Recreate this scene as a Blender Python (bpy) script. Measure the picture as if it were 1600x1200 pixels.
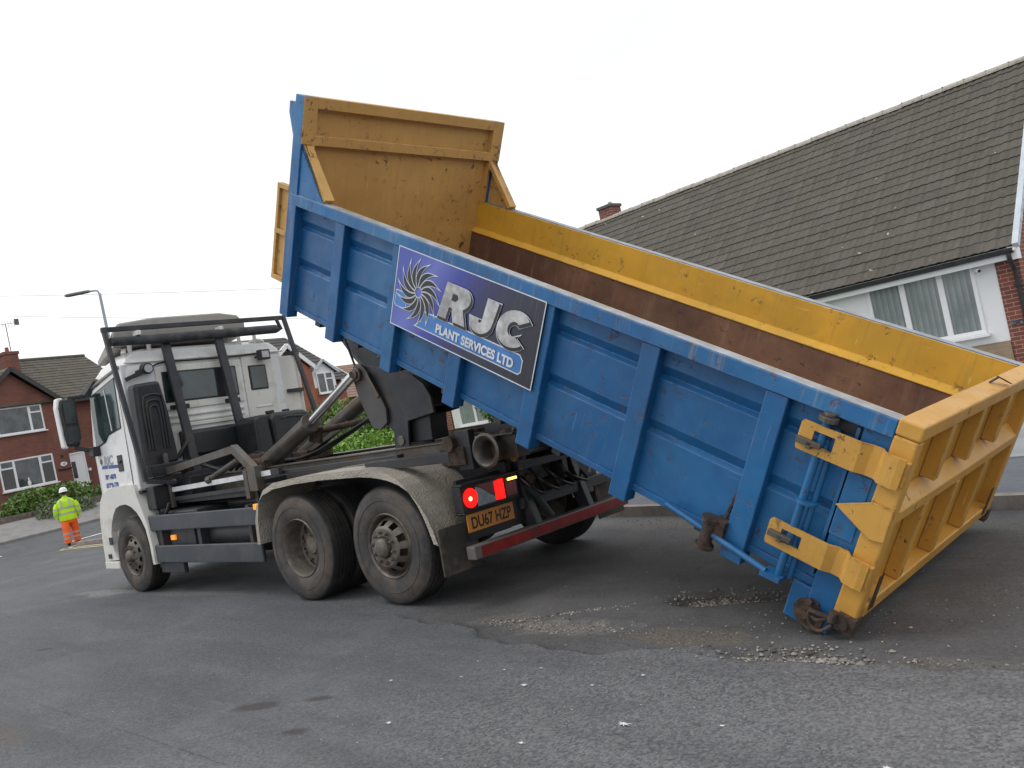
import bpy, bmesh, math, random
from mathutils import Matrix, Vector
from math import sin, cos, pi, radians
random.seed(7)
SC = bpy.context.scene
for o in list(bpy.data.objects): bpy.data.objects.remove(o)
COL = SC.collection
# ------------------------------------------------------------------ camera
cam = bpy.data.cameras.new('camera'); camo = bpy.data.objects.new('camera', cam); COL.objects.link(camo)
cam.sensor_width = 36; cam.lens = 29.3224; cam.clip_end = 2000; cam.clip_start = .05
CR, CU, CB = Vector((-.73409, -.64649, -.20774)), Vector((-.16137, -.13107, .97815)), Vector((-.65959, .75158, -.00811))
CP = Vector((-5.7931, 5.7708, 1.6591))
camo.matrix_world = Matrix(((CR.x, CU.x, CB.x, CP.x), (CR.y, CU.y, CB.y, CP.y), (CR.z, CU.z, CB.z, CP.z), (0, 0, 0, 1)))
SC.camera = camo
SC.render.resolution_x = 1024; SC.render.resolution_y = 768
# ------------------------------------------------------------------ sky
W = bpy.data.worlds.new('World'); SC.world = W; W.use_nodes = True
nt = W.node_tree; N = nt.nodes; L = nt.links
for n in list(N): N.remove(n)
out = N.new('ShaderNodeOutputWorld'); bg = N.new('ShaderNodeBackground'); bg2 = N.new('ShaderNodeBackground')
sky = N.new('ShaderNodeTexSky'); sky.sky_type = 'NISHITA'; sky.sun_disc = False
SUN_EL, SUN_AZ = radians(58), radians(35)
sky.sun_elevation = SUN_EL; sky.sun_rotation = pi / 2 - SUN_AZ
bg.inputs[1].default_value = .1; L.new(sky.outputs[0], bg.inputs[0])
tc = N.new('ShaderNodeTexCoord'); mp = N.new('ShaderNodeMapping'); mp.inputs['Scale'].default_value = (1.2, 1.2, 3.2)
nz = N.new('ShaderNodeTexNoise'); nz.inputs['Scale'].default_value = 1.5; nz.inputs['Detail'].default_value = 4; nz.inputs['Roughness'].default_value = .5
rp = N.new('ShaderNodeValToRGB'); rp.color_ramp.elements[0].position = .25; rp.color_ramp.elements[1].position = .60
rp.color_ramp.elements[0].color = (.78, .81, .86, 1); rp.color_ramp.elements[1].color = (1, 1, 1, 1)
L.new(tc.outputs['Generated'], mp.inputs[0]); L.new(mp.outputs[0], nz.inputs[0]); L.new(nz.outputs[0], rp.inputs[0])
L.new(rp.outputs[0], bg2.inputs[0]); bg2.inputs[1].default_value = .98
mx = N.new('ShaderNodeMixShader'); mx.inputs[0].default_value = .93
L.new(bg.outputs[0], mx.inputs[1]); L.new(bg2.outputs[0], mx.inputs[2]); L.new(mx.outputs[0], out.inputs[0])
# ------------------------------------------------------------------ sun (soft, through cloud)
sl = bpy.data.lights.new('sun', 'SUN'); sl.energy = .9; sl.angle = radians(25); sl.color = (1, .97, .93)
so = bpy.data.objects.new('sun', sl); COL.objects.link(so)
sd = Vector((cos(SUN_EL) * cos(SUN_AZ), cos(SUN_EL) * sin(SUN_AZ), sin(SUN_EL)))
so.rotation_euler = sd.to_track_quat('Z', 'Y').to_euler(); so.location = (0, 0, 30)
SC.view_settings.view_transform = 'Standard'; SC.view_settings.look = 'None'; SC.view_settings.gamma = 1
SC.view_settings.exposure = .32; SC.view_settings.use_curve_mapping = False
SC.render.engine = 'CYCLES'
# ------------------------------------------------------------------ frames
G = Matrix(((.999812, -.000333, -.019383, 0), (-.000333, .999411, -.03432, 0), (.019383, .03432, .999223, 0), (0, 0, 0, 1)))  # the sloping road under the lorry
MC = Matrix(((.880218, .056364, -.471211, -3.8439), (-.038239, .998117, .047961, .0601), (.473027, -.024198, .880716, .0123), (0, 0, 0, 1)))  # tipped container on that road
def smooth(a, b, x):
    t = min(1, max(0, (x - a) / (b - a))); return t * t * (3 - 2 * t)
KX = [5, 12, 18, 23, 26.5, 29, 33, 60, 400]; KZ = [.0, .03, -.06, -.22, .12, .7, .9, 2.2, 12]
def prof(x):
    if x <= KX[0]: return KZ[0]
    for i in range(len(KX) - 1):
        if x <= KX[i + 1]:
            t = (x - KX[i]) / (KX[i + 1] - KX[i]); t = t * t * (3 - 2 * t) if i < 6 else t
            return KZ[i] + (KZ[i + 1] - KZ[i]) * t
    return KZ[-1]
def ground_z(x, y):
    pl = max(-.9, min(.9, .0194 * x)) + max(-.45, min(.6, .0343 * y))
    far = prof(x) + 1.15 * smooth(-8, -20, y)
    if y < -8: far = prof(x) + 1.15 * smooth(8, 20, -y)
    else: far = prof(x)
    k = smooth(5, 14, x)
    return pl * (1 - k) + far * k
def kerb_y(x): return -2.36 - .108 * (x - .1)
# ------------------------------------------------------------------ node helpers
MATS = {}
def newmat(name):
    m = bpy.data.materials.new(name); m.use_nodes = True; nt = m.node_tree
    b = nt.nodes['Principled BSDF']; return m, nt.nodes, nt.links, b
def c4(c): return (c[0], c[1], c[2], 1)
def noise(N, L, vec, scale, detail=4, rough=.55, dist=0):
    n = N.new('ShaderNodeTexNoise'); n.inputs['Scale'].default_value = scale; n.inputs['Detail'].default_value = detail
    n.inputs['Roughness'].default_value = rough; n.inputs['Distortion'].default_value = dist
    L.new(vec, n.inputs['Vector']); return n.outputs['Fac']
def ramp(N, L, fac, a, b, ca=(0, 0, 0), cb=(1, 1, 1)):
    r = N.new('ShaderNodeValToRGB'); r.color_ramp.elements[0].position = a; r.color_ramp.elements[1].position = b
    r.color_ramp.elements[0].color = c4(ca); r.color_ramp.elements[1].color = c4(cb); L.new(fac, r.inputs[0]); return r.outputs[0]
def mixc(N, L, fac, a, b, mode='MIX'):
    m = N.new('ShaderNodeMix'); m.data_type = 'RGBA'; m.blend_type = mode
    for s, v in ((m.inputs[6], a), (m.inputs[7], b)):
        if isinstance(v, tuple): s.default_value = c4(v)
        else: L.new(v, s)
    if isinstance(fac, (int, float)): m.inputs[0].default_value = fac
    else: L.new(fac, m.inputs[0])
    return m.outputs[2]
def math_(N, L, op, a, b=None, c=None):
    m = N.new('ShaderNodeMath'); m.operation = op
    for i, v in enumerate((a, b, c)):
        if v is None: continue
        if isinstance(v, (int, float)): m.inputs[i].default_value = v
        else: L.new(v, m.inputs[i])
    return m.outputs[0]
def objvec(N, L, scale=(1, 1, 1)):
    t = N.new('ShaderNodeTexCoord'); m = N.new('ShaderNodeMapping'); m.inputs['Scale'].default_value = scale
    L.new(t.outputs['Object'], m.inputs[0]); return m.outputs[0]
def bump(N, L, b, h, strength=.3, dist=.02):
    n = N.new('ShaderNodeBump'); n.inputs['Strength'].default_value = strength; n.inputs['Distance'].default_value = dist
    L.new(h, n.inputs['Height']); L.new(n.outputs[0], b.inputs['Normal'])
def simple(name, col, rough=.5, metal=0, var=.15, scale=6, dirt=None, dirt_amt=.5, emit=None, es=1, dscale=3, bmp=0):
    if name in MATS: return MATS[name]
    m, N, L, b = newmat(name); v = objvec(N, L)
    lo = tuple(c * (1 - var) for c in col); hi = tuple(min(1, c * (1 + var)) for c in col)
    c = ramp(N, L, noise(N, L, v, scale), .3, .7, lo, hi)
    if dirt:
        f = ramp(N, L, noise(N, L, v, dscale, 8, .7), .62 - .25 * dirt_amt, .8 - .15 * dirt_amt)
        c = mixc(N, L, f, c, dirt)
    L.new(c, b.inputs['Base Color']); b.inputs['Roughness'].default_value = rough; b.inputs['Metallic'].default_value = metal
    if bmp: bump(N, L, b, noise(N, L, v, scale * 6, 6), bmp, .01)
    if emit: b.inputs['Emission Color'].default_value = c4(emit); b.inputs['Emission Strength'].default_value = es
    MATS[name] = m; return m
def paint(name, col, rust=(.11, .045, .025), amt=.35, streak=.35, rough=.42, fade=None, scratch=.5, dust=(.25, .22, .18), edge=.7, grime=.45):
    """worn plant paint: tone patches, vertical streaks, rust chips, scratches"""
    m, N, L, b = newmat(name); v = objvec(N, L)
    c = ramp(N, L, noise(N, L, v, 1.3, 5, .6), .3, .72, tuple(x * .82 for x in col), tuple(min(1, x * 1.14) for x in col))
    if fade:
        c = mixc(N, L, ramp(N, L, noise(N, L, v, .8, 6, .65), .45, .75), c, fade)
    sv = objvec(N, L, (9, 9, .7))
    st = ramp(N, L, noise(N, L, sv, 2.2, 6, .7), .55, .8)
    c = mixc(N, L, math_(N, L, 'MULTIPLY', st, streak), c, dust)
    ch = ramp(N, L, noise(N, L, v, 11, 10, .72, .4), .66 - .07 * amt, .69 - .06 * amt)
    big = ramp(N, L, noise(N, L, v, 1.7, 3, .5), .42, .62)
    chf = math_(N, L, 'MULTIPLY', ch, big)
    c = mixc(N, L, chf, c, rust)
    s2 = objvec(N, L, (3, 60, 60)); sc = ramp(N, L, noise(N, L, s2, 1.1, 3, .6), .70, .73)
    s3 = objvec(N, L, (50, 50, 4)); sc2 = ramp(N, L, noise(N, L, s3, .8, 3, .6), .71, .74)
    sc = math_(N, L, 'MAXIMUM', sc, sc2)
    c = mixc(N, L, math_(N, L, 'MULTIPLY', sc, scratch), c, tuple(min(1, x * 1.5 + .1) for x in col))
    if edge:
        bv = N.new('ShaderNodeBevel'); bv.samples = 3; bv.inputs['Radius'].default_value = .02
        g = N.new('ShaderNodeNewGeometry'); dt = N.new('ShaderNodeVectorMath'); dt.operation = 'DOT_PRODUCT'; L.new(bv.outputs[0], dt.inputs[0]); L.new(g.outputs['Normal'], dt.inputs[1])
        ed = math_(N, L, 'MULTIPLY', ramp(N, L, dt.outputs['Value'], .84, .985, (1, 1, 1), (0, 0, 0)), ramp(N, L, noise(N, L, v, 9, 8, .75), .46, .58))
        c = mixc(N, L, math_(N, L, 'MULTIPLY', ed, edge), c, mixc(N, L, ramp(N, L, noise(N, L, v, 5, 4), .45, .6), tuple(min(1, x * 1.3 + .12) for x in col), rust))
    gr = ramp(N, L, noise(N, L, v, .55, 8, .72, 1), .5, .78); c = mixc(N, L, math_(N, L, 'MULTIPLY', gr, grime), c, tuple(x * .35 + .02 for x in col))
    L.new(c, b.inputs['Base Color'])
    r = ramp(N, L, noise(N, L, v, 4, 6), .3, .7, (rough - .08,) * 3, (rough + .2,) * 3); L.new(r, b.inputs['Roughness'])
    h = math_(N, L, 'SUBTRACT', noise(N, L, v, 2.5, 2), math_(N, L, 'MULTIPLY', chf, .3))
    bump(N, L, b, h, .5, .03)
    MATS[name] = m; return m
BLUE = paint('blue_paint', (.006, .096, .262), amt=1.1, streak=.35, fade=(.02, .155, .35), rough=.36, dust=(.09, .16, .24), scratch=.35, grime=.6)
BLUEW = paint('blue_rail_paint', (.010, .125, .33), amt=1.2, streak=.75, fade=(.05, .20, .39), rough=.42, dust=(.30, .27, .24), scratch=.5)
YEL = paint('yellow_paint', (.57, .295, .05), amt=.8, streak=.55, rough=.42, fade=(.58, .33, .07), dust=(.28, .17, .08), grime=.7, edge=.85)
YELI = paint('yellow_inside_paint', (.68, .37, .035), amt=1.0, streak=.55, rough=.5, fade=(.55, .33, .04), dust=(.30, .20, .05))
YELH = paint('yellow_headboard_paint', (.60, .345, .10), amt=1.15, streak=.55, rough=.5, fade=(.52, .30, .10), dust=(.28, .16, .07))
RUST = paint('rusty_plate', (.125, .062, .042), rust=(.05, .028, .02), amt=1.2, streak=.8, rough=.6, fade=(.30, .16, .09), dust=(.30, .21, .16), scratch=.8, edge=0, grime=.7)
RUSTD = simple('rusty_iron', (.055, .038, .03), .75, .2, .5, 18, (.14, .075, .045), .6, dscale=9, bmp=.6)
WHITE = simple('white_cab_paint', (.78, .78, .77), .28, 0, .03, 2, (.52, .50, .45), .3)
WHITED = simple('dusty_white_paint', (.70, .69, .65), .35, 0, .05, 3, (.46, .42, .36), .45)
TAUPE = simple('grey_deflector', (.27, .265, .255), .5, 0, .1, 3, (.17, .16, .14), .5)
BLK = simple('black_plastic', (.020, .021, .024), .45, 0, .2, 8, (.05, .047, .044), .4)
DARK = simple('dark_grey_steel', (.038, .040, .047), .45, .2, .2, 6, (.085, .068, .052), .45)
SLATE = simple('slate_guard_rail', (.055, .063, .076), .35, .1, .12, 4, (.10, .10, .10), .4)
STEEL = simple('greasy_steel', (.12, .115, .105), .42, .5, .3, 7, (.13, .085, .055), .6)
CHROME = simple('chromed_rod', (.7, .7, .7), .12, 1, .05, 5)
RUBBER = simple('tyre_rubber', (.016, .016, .017), .8, 0, .2, 5, (.07, .06, .05), .5, dscale=2.2, bmp=.2)
RUBBERD = simple('dusty_tyre_side', (.042, .041, .042), .8, 0, .3, 4, (.125, .10, .08), .72, dscale=2.6, bmp=.3)
RIM = simple('dusty_rim', (.115, .10, .085), .55, .25, .35, 9, (.24, .20, .16), .6, dscale=7, bmp=.4)
NUTS = simple('wheel_nut', (.16, .13, .11), .5, .5, .3, 9)
def chequer():
    m, N, L, b = newmat('chequer_plate'); v = objvec(N, L)
    c = ramp(N, L, noise(N, L, v, 2.2, 6, .65), .3, .7, (.30, .27, .225), (.54, .50, .43))
    c = mixc(N, L, ramp(N, L, noise(N, L, v, 7, 8, .7), .58, .85), c, (.22, .18, .13))
    w = N.new('ShaderNodeTexVoronoi'); w.inputs['Scale'].default_value = 46; w.inputs['Randomness'].default_value = .7; L.new(v, w.inputs['Vector'])
    L.new(c, b.inputs['Base Color']); b.inputs['Roughness'].default_value = .5; b.inputs['Metallic'].default_value = .35
    bump(N, L, b, w.outputs['Distance'], .6, .01); return m
CHEQ = chequer()
def glass(name, col=(.02, .035, .035), rough=.05):
    m, N, L, b = newmat(name); v = objvec(N, L)
    c = ramp(N, L, noise(N, L, v, 2.2, 2, .5), .35, .7, tuple(x * .4 for x in col), tuple(x * 2 for x in col))
    L.new(c, b.inputs['Base Color']); b.inputs['Roughness'].default_value = rough
    b.inputs['Specular IOR Level'].default_value = .8; MATS[name] = m; return m
GLASS = glass('cab_glass')
HGLASS = glass('house_glass', (.04, .05, .055), .04)
UPVC = simple('white_upvc', (.80, .81, .82), .35, 0, .02, 2)
RENDER_W = simple('white_render', (.78, .79, .80), .7, 0, .03, 1.5, (.6, .6, .58), .2)
BLINDG = None
def blinds():
    m, N, L, b = newmat('glass_with_vertical_blinds'); v = objvec(N, L); s = N.new('ShaderNodeSeparateXYZ'); L.new(v, s.inputs[0])
    w = math_(N, L, 'FRACT', math_(N, L, 'MULTIPLY', s.outputs[0], 9.0))
    c = ramp(N, L, w, .05, .95, (.19, .22, .22), (.33, .36, .355))
    c = mixc(N, L, ramp(N, L, noise(N, L, v, 1.6, 3), .4, .7), c, (.17, .21, .205))
    L.new(c, b.inputs['Base Color']); b.inputs['Roughness'].default_value = .07; b.inputs['Specular IOR Level'].default_value = .55; return m
BLINDG = blinds()
def brick(name, c1, c2, mortar=(.42, .37, .32)):
    m, N, L, b = newmat(name); t = N.new('ShaderNodeTexCoord'); s = N.new('ShaderNodeSeparateXYZ'); L.new(t.outputs['Object'], s.inputs[0])
    cb = N.new('ShaderNodeCombineXYZ'); L.new(math_(N, L, 'ADD', s.outputs[0], s.outputs[1]), cb.inputs[0]); L.new(s.outputs[2], cb.inputs[1])
    br = N.new('ShaderNodeTexBrick'); br.inputs['Scale'].default_value = 1; br.inputs['Brick Width'].default_value = .225; br.inputs['Row Height'].default_value = .075
    br.inputs['Mortar Size'].default_value = .006; br.inputs['Mortar Smooth'].default_value = .2; br.inputs['Bias'].default_value = -.1
    br.inputs['Color1'].default_value = c4(c1); br.inputs['Color2'].default_value = c4(c2); br.inputs['Mortar'].default_value = c4(mortar)
    L.new(cb.outputs[0], br.inputs['Vector'])
    c = mixc(N, L, ramp(N, L, noise(N, L, t.outputs['Object'], 1.2, 6, .6), .35, .75, (.75, .75, .75), (1.15, 1.15, 1.15)), (0, 0, 0), br.outputs[0])
    mm = N.new('ShaderNodeMix'); mm.data_type = 'RGBA'; mm.blend_type = 'MULTIPLY'; mm.inputs[0].default_value = 1
    L.new(br.outputs[0], mm.inputs[6]); L.new(ramp(N, L, noise(N, L, t.outputs['Object'], 1.1, 7, .65), .3, .75, (.72, .72, .72), (1.1, 1.1, 1.1)), mm.inputs[7])
    L.new(mm.outputs[2], b.inputs['Base Color']); b.inputs['Roughness'].default_value = .85
    bump(N, L, b, math_(N, L, 'SUBTRACT', 1.0, br.outputs['Fac']), .5, .008); return m
BRICK_L = brick('dark_red_brick', (.235, .088, .062), (.18, .066, .05), (.23, .14, .115))
BRICK_R = brick('red_brick', (.27, .075, .045), (.17, .055, .04), (.40, .33, .28))
BRICK_M = brick('orange_brick', (.36, .115, .06), (.29, .09, .05), (.34, .20, .14))
STONE = brick('buff_stone', (.36, .27, .18), (.29, .21, .14), (.30, .23, .16))
def tiles(name, ca, cb, gauge=.3, tw=.3):
    m, N, L, b = newmat(name); t = N.new('ShaderNodeTexCoord'); s = N.new('ShaderNodeSeparateXYZ'); L.new(t.outputs['Object'], s.inputs[0])
    fx = math_(N, L, 'FLOOR', math_(N, L, 'DIVIDE', s.outputs[0], tw)); fy = math_(N, L, 'FLOOR', math_(N, L, 'DIVIDE', s.outputs[1], gauge))
    cc = N.new('ShaderNodeCombineXYZ'); L.new(fx, cc.inputs[0]); L.new(fy, cc.inputs[1])
    wn = N.new('ShaderNodeTexWhiteNoise'); wn.noise_dimensions = '2D'; L.new(cc.outputs[0], wn.inputs['Vector'])
    c = ramp(N, L, wn.outputs[0], 0, 1, ca, cb)
    c = mixc(N, L, ramp(N, L, noise(N, L, t.outputs['Object'], .7, 5, .6), .35, .7), c, tuple((x + y) / 2 * f for x, y, f in zip(ca, cb, (.95, 1.02, .85))))
    c = mixc(N, L, ramp(N, L, noise(N, L, t.outputs['Object'], 9, 7, .7), .55, .75), c, tuple(x * 1.45 for x in cb))
    c = mixc(N, L, ramp(N, L, noise(N, L, t.outputs['Object'], 5, 2, .5), .745, .76), c, (.4, .4, .36))
    L.new(c, b.inputs['Base Color']); b.inputs['Roughness'].default_value = .8
    bump(N, L, b, noise(N, L, t.outputs['Object'], 60, 4), .2, .01); return m
TILE_R = tiles('brown_concrete_tiles', gauge=.2838, ca=(.066, .056, .048), cb=(.100, .087, .074))
TILE_L = tiles('weathered_brown_tiles', (.062, .055, .047), (.11, .097, .08))
TILE_M = tiles('dark_grey_tiles', (.05, .05, .05), (.085, .083, .082))
TILE_F = tiles('terracotta_tiles', (.22, .13, .10), (.29, .18, .14))
RIDGE = simple('lichened_ridge_tile', (.30, .27, .23), .85, 0, .3, 9, (.45, .42, .37), .9, dscale=14)
def leafmat(name, a, b_, c_):
    m, N, L, b = newmat(name); g = N.new('ShaderNodeNewGeometry')
    c = ramp(N, L, g.outputs['Random Per Island'], 0, 1, a, b_); v = objvec(N, L)
    c = mixc(N, L, ramp(N, L, noise(N, L, v, 2.5, 3), .4, .65), c, c_)
    L.new(c, b.inputs['Base Color']); b.inputs['Roughness'].default_value = .55
    b.inputs['Subsurface Weight'].default_value = 0; return m
LEAF1 = leafmat('hedge_leaf', (.045, .10, .015), (.16, .27, .04), (.09, .17, .03))
LEAF2 = leafmat('grey_green_leaf', (.07, .11, .05), (.16, .21, .10), (.10, .14, .07))
LEAF3 = leafmat('dark_leaf', (.02, .05, .012), (.07, .13, .03), (.04, .08, .02))
LEAF4 = leafmat('bright_leaf', (.12, .25, .03), (.27, .42, .07), (.17, .32, .04))
BARK = simple('bark', (.07, .05, .035), .9, 0, .3, 9)
# ------------------------------------------------------------------ mesh helpers
def V(*a): return Vector(a)
class MB:
    def __init__(s): s.v = []; s.f = []
    def add(s, vs, fs):
        k = len(s.v); s.v += [tuple(v) for v in vs]; s.f += [tuple(i + k for i in f) for f in fs]; return s
    def box(s, x0, x1, y0, y1, z0, z1, M=None):
        vs = [Vector(p) for p in ((x0, y0, z0), (x1, y0, z0), (x1, y1, z0), (x0, y1, z0), (x0, y0, z1), (x1, y0, z1), (x1, y1, z1), (x0, y1, z1))]
        if M: vs = [M @ v for v in vs]
        return s.add(vs, [(0, 3, 2, 1), (4, 5, 6, 7), (0, 1, 5, 4), (1, 2, 6, 5), (2, 3, 7, 6), (3, 0, 4, 7)])
    def bar(s, a, b, w, h, up=(0, 0, 1)):
        a = Vector(a); b = Vector(b); d = (b - a); l = d.length; d.normalize(); up = Vector(up)
        sd = d.cross(up)
        if sd.length < 1e-4: sd = d.cross(Vector((1, 0, 0)))
        sd.normalize(); u = sd.cross(d)
        M = Matrix((( d.x, sd.x, u.x, a.x), (d.y, sd.y, u.y, a.y), (d.z, sd.z, u.z, a.z), (0, 0, 0, 1)))
        return s.box(0, l, -w / 2, w / 2, -h / 2, h / 2, M)
    def cyl(s, a, b, r, r2=None, n=20, cap=True):
        r2 = r if r2 is None else r2; a = Vector(a); b = Vector(b); d = (b - a).normalized()
        e = d.cross(Vector((0, 0, 1)) if abs(d.z) < .9 else Vector((1, 0, 0))).normalized(); g = d.cross(e)
        vs = []; 
        for p, rr in ((a, r), (b, r2)):
            for i in range(n):
                t = 2 * pi * i / n; vs.append(p + (e * cos(t) + g * sin(t)) * rr)
        fs = [(i, (i + 1) % n, n + (i + 1) % n, n + i) for i in range(n)]
        if cap: fs += [tuple(range(n - 1, -1, -1)), tuple(range(n, 2 * n))]
        return s.add(vs, fs)
    def tube(s, pts, r, n=8):
        pts = [Vector(p) for p in pts]
        for i in range(len(pts) - 1): s.cyl(pts[i], pts[i + 1], r, None, n)
        for p in pts[1:-1]: s.ball(p, r * 1.02, 8, 5)
        return s
    def curve(s, pts, r, n=8, sub=8):
        P = [Vector(p) for p in pts]; P = [P[0] * 2 - P[1]] + P + [P[-1] * 2 - P[-2]]; o = []
        for i in range(1, len(P) - 2):
            for k in range(sub):
                t = k / sub; o.append(.5 * ((2 * P[i]) + (P[i + 1] - P[i - 1]) * t + (2 * P[i - 1] - 5 * P[i] + 4 * P[i + 1] - P[i + 2]) * t * t + (-P[i - 1] + 3 * P[i] - 3 * P[i + 1] + P[i + 2]) * t ** 3))
        o.append(P[-2]); k0 = len(s.v)
        for j, p in enumerate(o):
            d = (o[min(j + 1, len(o) - 1)] - o[max(j - 1, 0)]).normalized()
            e = d.cross(Vector((.13, .21, .97))).normalized(); g = d.cross(e)
            for i in range(n):
                t = 2 * pi * i / n; s.v.append(tuple(p + (e * cos(t) + g * sin(t)) * r))
        for j in range(len(o) - 1):
            for i in range(n): s.f.append((k0 + j * n + i, k0 + j * n + (i + 1) % n, k0 + (j + 1) * n + (i + 1) % n, k0 + (j + 1) * n + i))
        s.f.append(tuple(k0 + i for i in range(n - 1, -1, -1))); s.f.append(tuple(k0 + (len(o) - 1) * n + i for i in range(n)))
        return s
    def ball(s, c, r, n=12, m=8, sc=(1, 1, 1)):
        c = Vector(c); vs = [c + Vector((0, 0, r * sc[2]))]
        for j in range(1, m):
            a = pi * j / m
            for i in range(n): vs.append(c + Vector((r * sc[0] * sin(a) * cos(2 * pi * i / n), r * sc[1] * sin(a) * sin(2 * pi * i / n), r * sc[2] * cos(a))))
        vs.append(c - Vector((0, 0, r * sc[2]))); fs = [(0, 1 + i, 1 + (i + 1) % n) for i in range(n)]
        for j in range(m - 2):
            for i in range(n): fs.append((1 + j * n + i, 1 + (j + 1) * n + i, 1 + (j + 1) * n + (i + 1) % n, 1 + j * n + (i + 1) % n))
        fs += [(len(vs) - 1, 1 + (m - 2) * n + (i + 1) % n, 1 + (m - 2) * n + i) for i in range(n)]
        return s.add(vs, fs)
    def prism(s, poly, axis, a, b):
        """poly of 2-D points extruded along axis: 'y' -> (x,z), 'x' -> (y,z), 'z' -> (x,y)"""
        n = len(poly)
        def mk(p, t): return {'y': (p[0], t, p[1]), 'x': (t, p[0], p[1]), 'z': (p[0], p[1], t)}[axis]
        vs = [mk(p, a) for p in poly] + [mk(p, b) for p in poly]
        return s.add(vs, [tuple(range(n)), tuple(range(2 * n - 1, n - 1, -1))] + [(i, n + i, n + (i + 1) % n, (i + 1) % n) for i in range(n)])
    def strip(s, pts, y0, y1, th=.004, lip=None):
        """sheet following (x,z) points, extruded y0..y1 with thickness"""
        n = len(pts); nn = []
        for i in range(n):
            a = pts[max(i - 1, 0)]; b = pts[min(i + 1, n - 1)]; d = Vector((b[0] - a[0], b[1] - a[1])).normalized(); nn.append((-d.y, d.x))
        ip = [(p[0] + q[0] * th, p[1] + q[1] * th) for p, q in zip(pts, nn)]
        for i in range(n - 1):
            s.prism([pts[i], pts[i + 1], ip[i + 1], ip[i]], 'y', y0, y1)
        return s
    def lathe(s, prof, cx, cz, n=48, skip=None):
        """prof: (r, y) rings round the y axis through (cx, cz)"""
        k = len(s.v)
        for r, y in prof:
            for i in range(n): s.v.append((cx + r * cos(2 * pi * i / n), y, cz + r * sin(2 * pi * i / n)))
        for j in range(len(prof) - 1):
            for i in range(n):
                if skip and skip(j, i): continue
                s.f.append((k + j * n + i, k + j * n + (i + 1) % n, k + (j + 1) * n + (i + 1) % n, k + (j + 1) * n + i))
        return s
    def obj(s, name, mat, parent=None, bevel=0, smooth_=False, loc=None, angle=40):
        me = bpy.data.meshes.new(name); me.from_pydata(s.v, [], s.f); me.update()
        bm = bmesh.new(); bm.from_mesh(me); bmesh.ops.recalc_face_normals(bm, faces=bm.faces[:]); bm.to_mesh(me); bm.free()
        return finish(name, me, mat, parent, bevel, smooth_, angle)
def finish(name, me, mat, parent=None, bevel=0, smooth_=False, angle=40):
    o = bpy.data.objects.new(name, me); COL.objects.link(o)
    if mat: me.materials.append(mat)
    if parent: o.parent = parent
    if smooth_:
        me.polygons.foreach_set('use_smooth', [True] * len(me.polygons))
        try: me.set_sharp_from_angle(angle=radians(angle))
        except Exception: pass
    if bevel:
        md = o.modifiers.new('bevel', 'BEVEL'); md.width = bevel; md.segments = 2; md.limit_method = 'ANGLE'; md.angle_limit = radians(35)
    return o
def thing(name, label, cat, M=None, group=None):
    o = bpy.data.objects.new(name, None); COL.objects.link(o); o.empty_display_size = .2
    if M is not None: o.matrix_world = M
    o['label'] = label; o['category'] = cat
    if group: o['group'] = group
    return o
def tag(o, label=None, cat=None, group=None, kind=None):
    for k, v in (('label', label), ('category', cat), ('group', group), ('kind', kind)):
        if v: o[k] = v
    return o
def flat_mesh(loops, extrude=.001, offset=0, bevel=0):
    cu = bpy.data.curves.new('c', 'CURVE'); cu.dimensions = '2D'; cu.fill_mode = 'BOTH'; cu.extrude = extrude; cu.offset = offset
    for lp in loops:
        sp = cu.splines.new('POLY'); sp.points.add(len(lp) - 1)
        for p, q in zip(sp.points, lp): p.co = (q[0], q[1], 0, 1)
        sp.use_cyclic_u = True
    ob = bpy.data.objects.new('c', cu); me = bpy.data.meshes.new_from_object(ob); bpy.data.objects.remove(ob); return me
def text_mesh(txt, size, extrude=.001, offset=0, shear=0, sx=1, align='LEFT', spacing=1):
    cu = bpy.data.curves.new('t', 'FONT'); cu.body = txt; cu.size = size; cu.extrude = extrude; cu.offset = offset; cu.shear = shear; cu.align_x = align; cu.space_character = spacing
    ob = bpy.data.objects.new('t', cu); me = bpy.data.meshes.new_from_object(ob); bpy.data.objects.remove(ob)
    me.transform(Matrix.Diagonal((sx, 1, 1, 1))); return me
def put(me, M, name, mat, parent):
    me.transform(M); return finish(name, me, mat, parent)
def arc(cx, cy, r, a0, a1, n, ry=None):
    ry = r if ry is None else ry
    return [(cx + r * cos(radians(a0 + (a1 - a0) * i / n)), cy + ry * sin(radians(a0 + (a1 - a0) * i / n))) for i in range(n + 1)]
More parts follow.
